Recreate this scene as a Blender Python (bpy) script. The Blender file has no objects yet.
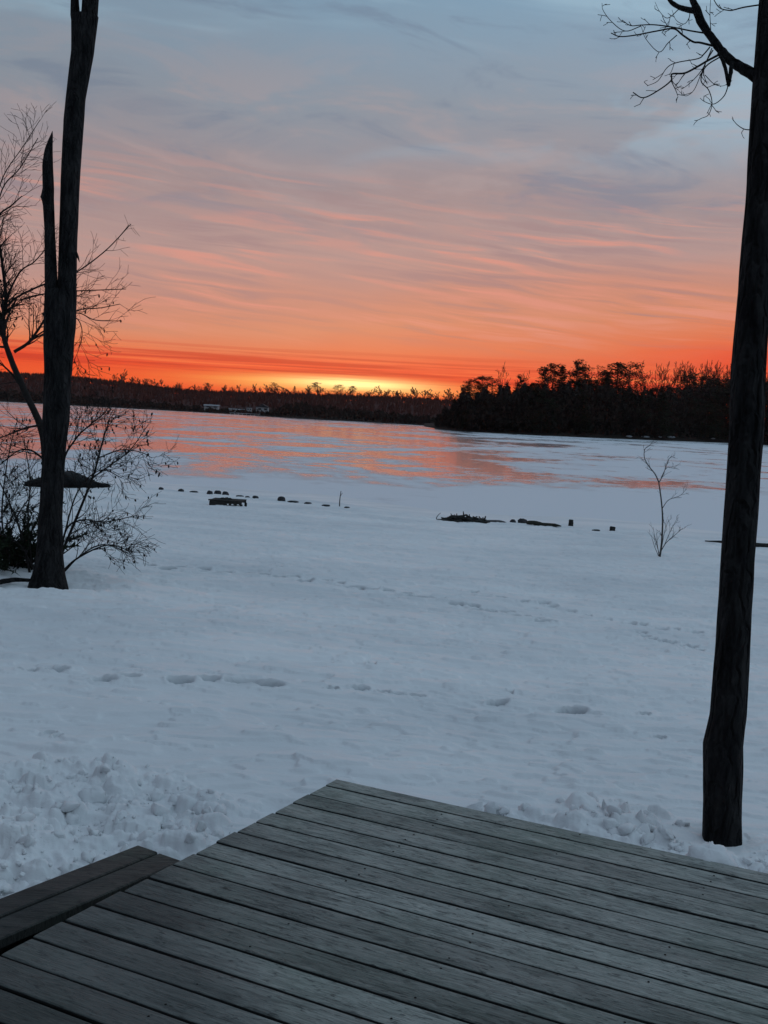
import bpy, math, random
import numpy as np
from mathutils import Vector, Matrix

scene = bpy.context.scene
COL = scene.collection

# ------------------------------------------------------------------ camera
F_PX = 1143.0
ROLL = math.radians(3.0)
PITCH = math.atan(95 * math.cos(ROLL) / F_PX)
EYE = np.array([0.0, 0.0, 3.3])
FW = np.array([0, math.cos(PITCH), -math.sin(PITCH)])
UP0 = np.array([0, math.sin(PITCH), math.cos(PITCH)])
RT = math.cos(ROLL) * np.array([1.0, 0, 0]) + math.sin(ROLL) * UP0
UP = -math.sin(ROLL) * np.array([1.0, 0, 0]) + math.cos(ROLL) * UP0
cd = bpy.data.cameras.new('camera')
cam = bpy.data.objects.new('camera', cd)
COL.objects.link(cam)
cd.sensor_fit = 'VERTICAL'
cd.sensor_height = 24.0
cd.lens = 24.0 * F_PX / 1024
cd.clip_start = 0.05
cd.clip_end = 20000
m = Matrix((RT.tolist(), UP.tolist(), (-FW).tolist())).transposed().to_4x4()
m.translation = Vector(EYE.tolist())
cam.matrix_world = m
scene.camera = cam

# ------------------------------------------------------------------ exposure
scene.view_settings.view_transform = 'Standard'
scene.view_settings.look = 'None'
scene.view_settings.exposure = 0.0
scene.view_settings.gamma = 1.0
scene.view_settings.use_curve_mapping = False
scene.cycles.max_bounces = 6
scene.cycles.diffuse_bounces = 3
scene.cycles.glossy_bounces = 3
scene.cycles.volume_bounces = 0


def s2l(c):
    return tuple(((v / 255 / 12.92) if v / 255 <= 0.04045 else ((v / 255 + 0.055) / 1.055) ** 2.4) for v in c) + (1.0,)


# ------------------------------------------------------------------ node helper
class NT:
    def __init__(s, tree):
        s.t = tree
        s.n = tree.nodes
        s.l = tree.links

    def new(s, typ, **kw):
        nd = s.n.new(typ)
        for k, v in kw.items():
            setattr(nd, k, v)
        return nd

    def put(s, sock, v):
        if hasattr(v, 'is_output'):
            s.l.new(v, sock)
        else:
            sock.default_value = v

    def math(s, op, a, b=0.0, c=0.0, clamp=False):
        nd = s.new('ShaderNodeMath', operation=op, use_clamp=clamp)
        s.put(nd.inputs[0], a)
        s.put(nd.inputs[1], b)
        if op in ('MULTIPLY_ADD', 'SMOOTH_MIN'):
            s.put(nd.inputs[2], c)
        return nd.outputs[0]

    def vec(s, x, y, z=0.0):
        nd = s.new('ShaderNodeCombineXYZ')
        s.put(nd.inputs[0], x)
        s.put(nd.inputs[1], y)
        s.put(nd.inputs[2], z)
        return nd.outputs[0]

    def map(s, v, a, b, c=0.0, d=1.0, smooth=True):
        nd = s.new('ShaderNodeMapRange', interpolation_type='SMOOTHSTEP' if smooth else 'LINEAR')
        s.put(nd.inputs[0], v)
        for i, q in enumerate((a, b, c, d)):
            nd.inputs[1 + i].default_value = q
        return nd.outputs[0]

    def scale(s, v, sc, rot=(0, 0, 0), loc=(0, 0, 0)):
        nd = s.new('ShaderNodeMapping')
        s.put(nd.inputs[0], v)
        nd.inputs[1].default_value = loc
        nd.inputs[2].default_value = rot
        nd.inputs[3].default_value = sc
        return nd.outputs[0]

    def noise(s, v, scale=1.0, detail=3.0, rough=0.55, dist=0.0, dim='3D', w=None):
        nd = s.new('ShaderNodeTexNoise', noise_dimensions=dim)
        s.put(nd.inputs['Vector'], v)
        nd.inputs['Scale'].default_value = scale
        nd.inputs['Detail'].default_value = detail
        nd.inputs['Roughness'].default_value = rough
        nd.inputs['Distortion'].default_value = dist
        if w is not None:
            s.put(nd.inputs['W'], w)
        return nd.outputs[0]

    def ramp(s, f, stops, mode='LINEAR'):
        nd = s.new('ShaderNodeValToRGB')
        cr = nd.color_ramp
        cr.interpolation = mode
        while len(cr.elements) < len(stops):
            cr.elements.new(0.5)
        for e, (p, c) in zip(cr.elements, stops):
            e.position = p
            e.color = c if len(c) == 4 else tuple(c) + (1,)
        s.put(nd.inputs[0], f)
        return nd.outputs[0]

    def mix(s, f, a, b, mode='MIX'):
        nd = s.new('ShaderNodeMix', data_type='RGBA', blend_type=mode)
        s.put(nd.inputs[0], f)
        s.put(nd.inputs[6], a)
        s.put(nd.inputs[7], b)
        return nd.outputs[2]

    def bump(s, h, strength=0.5, dist=0.02, normal=None):
        nd = s.new('ShaderNodeBump')
        nd.inputs['Strength'].default_value = strength
        nd.inputs['Distance'].default_value = dist
        s.put(nd.inputs['Height'], h)
        if normal is not None:
            s.put(nd.inputs['Normal'], normal)
        return nd.outputs[0]


# ------------------------------------------------------------------ world: dusk sky
SUN_AZ = math.atan(-0.03)          # from +Y towards -X
SUN_EL = math.radians(0.6)
world = bpy.data.worlds.new('World')
scene.world = world
world.use_nodes = True
w = NT(world.node_tree)
w.n.clear()
tc = w.new('ShaderNodeTexCoord')
sep = w.new('ShaderNodeSeparateXYZ')
w.l.new(tc.outputs['Generated'], sep.inputs[0])
dx, dy, dz = sep.outputs
hor = w.math('MAXIMUM', w.math('SQRT', w.math('ADD', w.math('MULTIPLY', dx, dx), w.math('MULTIPLY', dy, dy))), 0.02)
ax = w.math('DIVIDE', dx, hor)                       # ~ azimuth, 0 straight ahead, + to the right
front = w.map(w.math('DIVIDE', dy, hor), 0.1, 0.9)   # 1 towards the sunset
el = w.math('MAXIMUM', w.math('DIVIDE', dz, w.math('ADD', hor, 0.0)), 0.0)   # tan elevation
# gentle warp of elevation so bands are not ruler straight
warp = w.noise(w.vec(w.math('MULTIPLY', ax, 5.0), w.math('MULTIPLY', el, 14.0), 3.1), 1.0, 3.0, 0.5)
elw = w.math('ADD', el, w.math('MULTIPLY', w.math('SUBTRACT', warp, 0.5), w.math('MULTIPLY', w.math('MINIMUM', el, 0.2), 0.32)))
# more orange (lower-looking) to the right
elw = w.math('SUBTRACT', elw, w.math('MULTIPLY', w.math('MULTIPLY', ax, w.map(el, 0.035, 0.07)), w.math('MULTIPLY', w.map(el, 0.22, 0.08), 0.085)))
warm = w.ramp(elw, [
    (0.000, s2l((234, 76, 40))),
    (0.024, s2l((240, 86, 40))),
    (0.036, s2l((232, 68, 38))),
    (0.044, s2l((236, 96, 58))),
    (0.056, s2l((229, 122, 82))),
    (0.078, s2l((218, 140, 107))),
    (0.105, s2l((203, 143, 124))),
    (0.140, s2l((184, 151, 145))),
    (0.190, s2l((161, 145, 147))),
    (0.260, s2l((142, 151, 163))),
    (0.360, s2l((130, 158, 180))),
    (0.600, s2l((143, 162, 182))),
    (1.000, s2l((146, 162, 182))),
])
cool = w.ramp(el, [
    (0.0, s2l((44, 52, 66))),
    (0.15, s2l((60, 70, 86))),
    (0.45, s2l((100, 118, 138))),
    (1.0, s2l((146, 162, 182))),
])
sky = w.mix(front, cool, warm)
# high mottled cloud sheet with paler blue gaps
hi = w.noise(w.vec(w.math('MULTIPLY', ax, 7.0), w.math('MULTIPLY', w.math('ADD', el, w.math('MULTIPLY', ax, 0.07)), 27.0), 7.7), 1.0, 6.0, 0.6, 0.8)
gap = w.noise(w.vec(w.math('MULTIPLY', ax, 3.4), w.math('MULTIPLY', el, 11.0), 2.2), 1.0, 4.0, 0.55, 0.6)
gapm = w.math('MULTIPLY', w.map(w.math('ADD', gap, w.math('MULTIPLY', ax, 0.30)), 0.50, 0.66), w.map(el, 0.19, 0.27))
sky = w.mix(w.math('MULTIPLY', gapm, 0.75), sky, s2l((152, 180, 198)))
himid = w.math('MULTIPLY', w.map(el, 0.13, 0.19), w.map(el, 0.34, 0.24))
sky = w.mix(w.math('MULTIPLY', w.math('MULTIPLY', w.map(hi, 0.50, 0.66), himid), 0.42), sky, s2l((178, 160, 160)))
sky = w.mix(w.math('MULTIPLY', w.math('MULTIPLY', w.map(hi, 0.50, 0.34), w.map(el, 0.13, 0.20)), 0.48), sky, s2l((112, 128, 150)))
# wind-rowed fine streaks in the middle of the sky, slanting down to the right
wv = w.noise(w.vec(w.math('MULTIPLY', ax, 6.0), w.math('MULTIPLY', el, 20.0), 4.4), 1.0, 2.0)
sl = w.math('ADD', w.math('ADD', el, w.math('MULTIPLY', ax, 0.09)), w.math('MULTIPLY', wv, 0.017))
st = w.noise(w.vec(w.math('MULTIPLY', ax, 8.0), w.math('MULTIPLY', sl, 135.0), 1.3), 1.0, 4.0, 0.55, 0.5)
stband = w.math('MULTIPLY', w.map(el, 0.050, 0.085), w.map(el, 0.23, 0.15))
stp = w.map(w.noise(w.vec(w.math('MULTIPLY', ax, 5.0), w.math('MULTIPLY', el, 22.0), 9.0), 1.0, 3.0), 0.38, 0.60)
sky = w.mix(w.math('MULTIPLY', w.math('MULTIPLY', w.map(st, 0.48, 0.66), stband), w.math('MULTIPLY_ADD', stp, 0.52, 0.10)), sky, s2l((230, 152, 134)))
sky = w.mix(w.math('MULTIPLY', w.math('MULTIPLY', w.map(st, 0.52, 0.34), stband), w.math('MULTIPLY_ADD', stp, 0.42, 0.12)), sky, s2l((158, 130, 134)))
# glowing gap low over the far shore
lowf = w.vec(w.math('MULTIPLY', ax, 4.5), w.math('MULTIPLY', el, 300.0), 5.5)
low = w.noise(lowf, 1.0, 3.0, 0.5, 0.3)
gx = w.math('MULTIPLY', w.math('ADD', ax, 0.045), 1 / 0.10)
gz = w.math('MULTIPLY', w.math('SUBTRACT', el, 0.0255), 1 / 0.0065)
gl = w.math('POWER', 2.718, w.math('MULTIPLY', w.math('ADD', w.math('MULTIPLY', gx, gx), w.math('MULTIPLY', gz, gz)), -1.0))
glm = w.math('MULTIPLY', w.math('MULTIPLY', gl, w.math('MULTIPLY_ADD', w.map(low, 0.3, 0.6), 0.55, 0.6)), front, clamp=True)
sky = w.mix(glm, sky, (1.05, 0.50, 0.11, 1))
gx2 = w.math('MULTIPLY', w.math('ADD', ax, 0.03), 1 / 0.052)
gz2 = w.math('MULTIPLY', w.math('SUBTRACT', el, 0.0275), 1 / 0.0046)
gl2 = w.math('POWER', 2.718, w.math('MULTIPLY', w.math('ADD', w.math('MULTIPLY', gx2, gx2), w.math('MULTIPLY', gz2, gz2)), -1.0))
sky = w.mix(w.math('MULTIPLY', gl2, front), sky, (1.55, 1.18, 0.46, 1))
# red streaks of cloud across the lowest sky
rb = w.math('MULTIPLY', w.map(el, 0.027, 0.034), w.map(el, 0.060, 0.042))
sky = w.mix(w.math('MULTIPLY', w.math('MULTIPLY', w.map(low, 0.5, 0.62), rb), w.math('MULTIPLY', front, 0.75)), sky, s2l((205, 54, 34)))
sky = w.mix(w.math('MULTIPLY', w.math('MULTIPLY', w.map(low, 0.48, 0.36), rb), w.math('MULTIPLY', front, 0.55)), sky, s2l((250, 128, 70)))
side = w.math('MULTIPLY_ADD', w.math('MULTIPLY', dx, w.map(el, 0.10, 0.34)), 0.40, 1.0)
sky = w.mix(1.0, sky, w.vec(side, side, side), 'MULTIPLY')
bg = w.new('ShaderNodeBackground')
w.put(bg.inputs[0], sky)
bg.inputs[1].default_value = 0.97
nish = w.new('ShaderNodeTexSky', sky_type='NISHITA')
nish.sun_disc = False
nish.sun_elevation = SUN_EL
nish.sun_rotation = SUN_AZ
bg2 = w.new('ShaderNodeBackground')
w.put(bg2.inputs[0], nish.outputs[0])
bg2.inputs[1].default_value = 0.0025
add = w.new('ShaderNodeAddShader')
w.l.new(bg.outputs[0], add.inputs[0])
w.l.new(bg2.outputs[0], add.inputs[1])
wo = w.new('ShaderNodeOutputWorld')
w.l.new(add.outputs[0], wo.inputs[0])

# ------------------------------------------------------------------ sun: almost gone behind the far shore
sd = bpy.data.lights.new('sun', 'SUN')
sd.energy = 0.3
sd.angle = math.radians(0.5)
sd.color = (1.0, 0.55, 0.25)
sun = bpy.data.objects.new('sun', sd)
COL.objects.link(sun)
sdir = Vector((math.sin(SUN_AZ) * math.cos(SUN_EL), math.cos(SUN_AZ) * math.cos(SUN_EL), math.sin(SUN_EL)))
sun.rotation_euler = sdir.to_track_quat('Z', 'Y').to_euler()


# ------------------------------------------------------------------ general helpers
def ray(px, py):
    return FW + RT * (px - 384) / F_PX - UP * (py - 512) / F_PX


def pt(px, py, k):
    """world point seen in direction (px, py) at depth k metres"""
    return EYE + ray(px, py) * k


def at_z(px, py, z):
    d = ray(px, py)
    return EYE + d * ((z - EYE[2]) / d[2])


def at_y(px, py, y):
    d = ray(px, py)
    return EYE + d * (y / d[1])


class MB:
    def __init__(s):
        s.v = []
        s.f = []
        s.c = 0

    def add(s, verts, faces):
        verts = np.asarray(verts, float)
        s.v.append(verts)
        b = s.c
        s.f.extend([tuple(i + b for i in f) for f in faces])
        s.c += len(verts)

    def build(s, name, mat, parent=None, smooth=True, origin=None):
        V = np.concatenate(s.v) if s.v else np.zeros((0, 3))
        if origin is not None:
            V = V - np.asarray(origin)
        me = bpy.data.meshes.new(name)
        me.from_pydata(V.tolist(), [], s.f)
        me.materials.append(mat)
        if smooth and len(me.polygons):
            me.polygons.foreach_set('use_smooth', [True] * len(me.polygons))
        o = bpy.data.objects.new(name, me)
        COL.objects.link(o)
        if parent is not None:
            o.parent = parent
        elif origin is not None:
            o.location = Vector(np.asarray(origin).tolist())
        return o


def tag(o, label=None, cat=None, group=None, kind=None):
    if label: o['label'] = label
    if cat: o['category'] = cat
    if group: o['group'] = group
    if kind: o['kind'] = kind
    return o


def empty(name, loc, rz=0.0):
    o = bpy.data.objects.new(name, None)
    o.empty_display_size = 0.2
    o.location = Vector([float(c) for c in loc])
    o.rotation_euler = (0, 0, rz)
    COL.objects.link(o)
    return o


def copy_tree(o, parent=None):
    kids = list(o.children)
    c = o.copy()
    COL.objects.link(c)
    if parent is not None:
        c.parent = parent
    for ch in kids:
        copy_tree(ch, c)
    return c


def nrm(v):
    v = np.asarray(v, float)
    return v / max(1e-9, np.linalg.norm(v))


def tube(mb, pts, rads, n=6, jit=0.0, rng=None, cap=True):
    pts = np.asarray(pts, float)
    N = len(pts)
    tg = np.gradient(pts, axis=0)
    u = None
    vs = []
    for i in range(N):
        t = nrm(tg[i])
        if u is None:
            u = np.cross(t, [0.3, 0.9, 0.1] if abs(t[2]) > 0.6 else [0, 0, 1])
        u = nrm(u - t * np.dot(u, t))
        v = np.cross(t, u)
        for k in range(n):
            a = 2 * math.pi * k / n
            r = rads[i]
            if jit and rng is not None:
                r *= 1 + rng.normal(0, jit)
            vs.append(pts[i] + r * (math.cos(a) * u + math.sin(a) * v))
    fs = []
    for i in range(N - 1):
        for k in range(n):
            k2 = (k + 1) % n
            fs.append((i * n + k, i * n + k2, (i + 1) * n + k2, (i + 1) * n + k))
    if cap:
        fs.append(tuple(range((N - 1) * n, N * n)))
        fs.append(tuple(reversed(range(n))))
    mb.add(vs, fs)


def smooth_line(pts, sub=4):
    """Catmull-Rom through pts"""
    P = np.asarray(pts, float)
    if len(P) < 3:
        return np.array([P[0] + (P[-1] - P[0]) * t for t in np.linspace(0, 1, sub + 1)])
    Q = np.vstack([2 * P[0] - P[1], P, 2 * P[-1] - P[-2]])
    out = []
    for i in range(1, len(Q) - 2):
        for k in range(sub):
            t = k / sub
            a, b, c, d = Q[i - 1], Q[i], Q[i + 1], Q[i + 2]
            out.append(0.5 * (2 * b + (c - a) * t + (2 * a - 5 * b + 4 * c - d) * t * t + (3 * b - a - 3 * c + d) * t ** 3))
    out.append(P[-1])
    return np.array(out)


def box(mb, o, ux, uy, uz):
    """box from corner o along three edge vectors"""
    o, ux, uy, uz = [np.asarray(q, float) for q in (o, ux, uy, uz)]
    vs = [o, o + ux, o + ux + uy, o + uy, o + uz, o + ux + uz, o + ux + uy + uz, o + uy + uz]
    mb.add(vs, [(0, 3, 2, 1), (4, 5, 6, 7), (0, 1, 5, 4), (1, 2, 6, 5), (2, 3, 7, 6), (3, 0, 4, 7)])


def bevel(o, wdt=0.004, seg=1):
    md = o.modifiers.new('bevel', 'BEVEL')
    md.width = wdt
    md.segments = seg
    md.limit_method = 'ANGLE'
    return o


# numpy gradient noise
_rg = np.random.default_rng(11)
_PERM = _rg.permutation(512)
_ANG = _rg.uniform(0, 2 * math.pi, 512)
_GX, _GY = np.cos(_ANG), np.sin(_ANG)


def pnoise(x, y):
    xi = np.floor(x).astype(int)
    yi = np.floor(y).astype(int)
    xf = x - xi
    yf = y - yi
    u = xf * xf * xf * (xf * (xf * 6 - 15) + 10)
    v = yf * yf * yf * (yf * (yf * 6 - 15) + 10)

    def g(ix, iy, fx, fy):
        h = _PERM[(_PERM[ix & 511] + iy) & 511]
        return _GX[h] * fx + _GY[h] * fy
    a = g(xi, yi, xf, yf)
    b = g(xi + 1, yi, xf - 1, yf)
    c = g(xi, yi + 1, xf, yf - 1)
    d = g(xi + 1, yi + 1, xf - 1, yf - 1)
    return (a + u * (b - a)) + v * ((c + u * (d - c)) - (a + u * (b - a)))


def fbm(x, y, octv=4, gain=0.5, lac=2.03):
    s = 0
    a = 1.0
    for i in range(octv):
        s = s + a * pnoise(x + 17.3 * i, y - 9.1 * i)
        x = x * lac
        y = y * lac
        a *= gain
    return s


# ------------------------------------------------------------------ materials
def principled(name):
    mt = bpy.data.materials.new(name)
    mt.use_nodes = True
    t = NT(mt.node_tree)
    t.n.clear()
    b = t.new('ShaderNodeBsdfPrincipled')
    o = t.new('ShaderNodeOutputMaterial')
    t.l.new(b.outputs[0], o.inputs[0])
    return mt, t, b, o


def mat_simple(name, col, rough=0.8, var=0.35, scale=8.0, bumpd=0.0, spec=0.3):
    mt, t, b, o = principled(name)
    tcn = t.new('ShaderNodeTexCoord')
    nz = t.noise(tcn.outputs['Object'], scale, 4.0, 0.6)
    c1 = tuple(c * (1 - var) for c in col) + (1,)
    c2 = tuple(min(1, c * (1 + var)) for c in col) + (1,)
    t.put(b.inputs['Base Color'], t.ramp(nz, [(0.3, c1), (0.7, c2)]))
    b.inputs['Roughness'].default_value = rough
    b.inputs['Specular IOR Level'].default_value = spec
    if bumpd:
        t.put(b.inputs['Normal'], t.bump(nz, 0.7, bumpd))
    return mt


def mat_snow():
    mt, t, b, o = principled('snow')
    g = t.new('ShaderNodeNewGeometry')
    p = g.outputs['Position']
    n1 = t.noise(t.scale(p, (0.25, 0.5, 0.4)), 1.0, 5.0, 0.6)
    n2 = t.noise(p, 26.0, 4.0, 0.65)
    n3 = t.noise(t.scale(p, (2.2, 6.0, 4.0)), 1.0, 5.0, 0.6, 0.6)
    c = t.ramp(n1, [(0.32, (0.70, 0.715, 0.73)), (0.66, (0.88, 0.88, 0.88))])
    at = t.new('ShaderNodeAttribute', attribute_name='wet')
    c = t.mix(at.outputs['Fac'], c, (0.20, 0.24, 0.28, 1))       # trodden grey slush, darkened further to paint the shade in the prints
    t.put(b.inputs['Base Color'], c)
    t.put(b.inputs['Roughness'], t.map(n1, 0.35, 0.7, 0.62, 0.42))
    b.inputs['Specular IOR Level'].default_value = 0.35
    bm = t.bump(n2, 0.35, 0.012)
    t.put(b.inputs['Normal'], t.bump(n3, 0.45, 0.03, bm))
    return mt


def mat_lake():
    mt, t, b, o = principled('lake_ice')
    g = t.new('ShaderNodeNewGeometry')
    p = g.outputs['Position']
    sp = t.new('ShaderNodeSeparateXYZ')
    t.l.new(p, sp.inputs[0])
    big = t.noise(t.scale(p, (0.022, 0.016, 1), (0, 0, 0.4)), 1.0, 6.0, 0.65, 1.2)
    mid = t.noise(t.scale(p, (0.10, 0.075, 1), (0, 0, -0.3)), 1.0, 6.0, 0.68, 1.0)
    fin = t.noise(t.scale(p, (0.55, 0.40, 1)), 1.0, 4.0, 0.65, 0.5)
    comb = t.math('ADD', t.math('MULTIPLY', big, 0.45), t.math('ADD', t.math('MULTIPLY', mid, 0.38), t.math('MULTIPLY', fin, 0.17)))
    shore = t.map(sp.outputs[1], 38.0, 66.0, -0.11, 0.024)
    point_side = t.math('ADD', t.math('SUBTRACT', sp.outputs[0], t.math('MULTIPLY', sp.outputs[1], 0.07)), t.math('MULTIPLY', t.math('SUBTRACT', mid, 0.5), 14.0))
    point_refl = t.map(point_side, -3.0, 9.0, 0.0, -0.072)                     # extra snow cover stands in for the wooded point's grey reflection
    ice = t.map(t.math('ADD', t.math('ADD', comb, shore), point_refl), 0.45, 0.535)
    ice = t.math('MULTIPLY', ice, t.map(sp.outputs[1], 40.0, 80.0, 0.55, 0.95))         # 1 = bare wet ice, 0 = wind-packed snow
    snowc = (0.74, 0.78, 0.82, 1)
    icec = t.mix(mid, (0.11, 0.13, 0.15, 1), (0.30, 0.33, 0.36, 1))
    t.put(b.inputs['Base Color'], t.mix(ice, snowc, icec))
    t.put(b.inputs['Roughness'], t.map(ice, 0.0, 1.0, 0.5, 0.13))
    b.inputs['Specular IOR Level'].default_value = 0.5
    fine = t.noise(t.scale(p, (0.5, 1.6, 1)), 1.0, 4.0, 0.6)
    t.put(b.inputs['Normal'], t.bump(fine, 0.30, 0.06))
    return mt


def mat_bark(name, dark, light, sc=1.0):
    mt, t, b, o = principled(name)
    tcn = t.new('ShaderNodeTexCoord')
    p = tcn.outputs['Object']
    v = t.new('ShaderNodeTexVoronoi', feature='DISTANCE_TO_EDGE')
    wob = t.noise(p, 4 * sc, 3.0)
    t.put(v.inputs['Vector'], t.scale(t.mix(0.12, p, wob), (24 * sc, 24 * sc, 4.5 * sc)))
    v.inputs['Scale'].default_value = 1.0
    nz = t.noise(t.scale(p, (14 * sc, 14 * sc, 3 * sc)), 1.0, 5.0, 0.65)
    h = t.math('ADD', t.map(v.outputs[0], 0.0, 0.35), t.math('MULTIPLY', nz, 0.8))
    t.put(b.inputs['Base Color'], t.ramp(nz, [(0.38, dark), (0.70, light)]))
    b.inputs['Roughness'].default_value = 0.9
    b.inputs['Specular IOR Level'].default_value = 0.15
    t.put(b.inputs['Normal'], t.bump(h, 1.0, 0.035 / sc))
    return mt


def mat_deck(name, base1, base2, dark, wet=0.6):
    mt, t, b, o = principled(name)
    tcn = t.new('ShaderNodeTexCoord')
    g = t.new('ShaderNodeNewGeometry')
    rnd = g.outputs['Random Per Island']
    off = t.math('MULTIPLY', rnd, 37.0)
    p = tcn.outputs['Object']
    gr = t.noise(t.scale(p, (7.0, 130.0, 20.0)), 1.0, 6.0, 0.65, 0.9, '4D', off)
    blot = t.noise(t.scale(p, (2.2, 9.0, 4.0)), 1.0, 5.0, 0.62, 0.4, '4D', off)
    stain = t.noise(t.scale(p, (1.3, 1.6, 1.0)), 1.0, 4.0, 0.55)
    c = t.mix(t.math('MULTIPLY', t.map(gr, 0.36, 0.64), 0.75), base1, base2)
    c = t.mix(t.math('MULTIPLY', t.map(blot, 0.52, 0.72), 0.45), c, dark)
    c = t.mix(t.math('MULTIPLY', t.map(stain, 0.45, 0.68), 0.40), c, (0.095, 0.135, 0.105, 1))   # algae tint
    # knots: sparse elongated cells
    v = t.new('ShaderNodeTexVoronoi')
    t.put(v.inputs['Vector'], t.scale(p, (3.1, 8.2, 1.0)))
    v.inputs['Scale'].default_value = 1.0
    kn = t.map(v.outputs['Distance'], 0.13, 0.05)
    kr = t.new('ShaderNodeSeparateColor')
    t.l.new(v.outputs['Color'], kr.inputs[0])
    kn = t.math('MULTIPLY', kn, t.math('GREATER_THAN', kr.outputs[0], 0.55))
    c = t.mix(t.math('MULTIPLY', kn, 0.8), c, (0.012, 0.012, 0.012, 1))
    # cracks
    cr = t.noise(t.scale(p, (2.2, 80.0, 8.0)), 1.0, 2.0, 0.5, 0.3, '4D', off)
    crm = t.map(t.math('ABSOLUTE', t.math('SUBTRACT', cr, 0.5)), 0.012, 0.0)
    crm = t.math('MULTIPLY', crm, t.map(blot, 0.5, 0.62))
    c = t.mix(t.math('MULTIPLY', crm, 0.8), c, (0.012, 0.013, 0.013, 1))
    # short flecks and worn pale patches
    fl = t.noise(t.scale(p, (20.0, 85.0, 20.0)), 1.0, 5.0, 0.7, 0.5, '4D', off)
    wp = t.noise(t.scale(p, (8.0, 30.0, 6.0)), 1.0, 6.0, 0.68, 0.7, '4D', off)
    c = t.mix(t.math('MULTIPLY', t.map(fl, 0.53, 0.64), 0.85), c, dark)
    c = t.mix(t.math('MULTIPLY', t.map(wp, 0.52, 0.66), 0.55), c, base2)
    c = t.mix(t.math('MULTIPLY', t.map(wp, 0.46, 0.32), 0.6), c, dark)
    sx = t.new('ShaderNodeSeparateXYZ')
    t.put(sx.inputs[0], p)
    corner_shade = t.math('ADD', t.math('ADD', t.math('MULTIPLY', sx.outputs[1], 0.55), t.math('MULTIPLY', sx.outputs[0], 0.55)), t.math('MULTIPLY', t.math('SUBTRACT', stain, 0.5), 1.6))
    c = t.mix(t.math('MULTIPLY', t.map(corner_shade, -0.2, -1.0), 0.72), c, (0.03, 0.034, 0.034, 1))   # shade painted into the boards at the corner by the step, blotched with mildew
    ga = t.new('ShaderNodeAttribute', attribute_name='grime')
    gm = t.map(t.math('ADD', ga.outputs['Fac'], t.math('MULTIPLY', t.math('SUBTRACT', fl, 0.5), 0.5)), 0.25, 0.75)
    c = t.mix(gm, c, (0.006, 0.006, 0.006, 1))                       # dirt packed along the board edges
    hs = t.new('ShaderNodeHueSaturation')
    t.put(hs.inputs['Color'], c)
    t.put(hs.inputs['Value'], t.math('MULTIPLY_ADD', rnd, 0.62, 0.70))
    t.put(b.inputs['Base Color'], hs.outputs[0])
    t.put(b.inputs['Roughness'], t.map(blot, 0.3, 0.7, wet, wet + 0.2))
    b.inputs['Specular IOR Level'].default_value = 0.3
    h = t.math('SUBTRACT', t.math('ADD', t.math('MULTIPLY', t.math('ADD', gr, fl), 0.6), t.math('MULTIPLY', wp, 0.4)), crm)
    t.put(b.inputs['Normal'], t.bump(h, 0.8, 0.009))
    return mt


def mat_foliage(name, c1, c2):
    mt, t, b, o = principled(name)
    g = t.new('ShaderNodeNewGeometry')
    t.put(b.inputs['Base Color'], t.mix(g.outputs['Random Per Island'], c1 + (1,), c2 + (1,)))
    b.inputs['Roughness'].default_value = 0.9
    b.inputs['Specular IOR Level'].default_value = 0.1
    return mt


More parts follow.
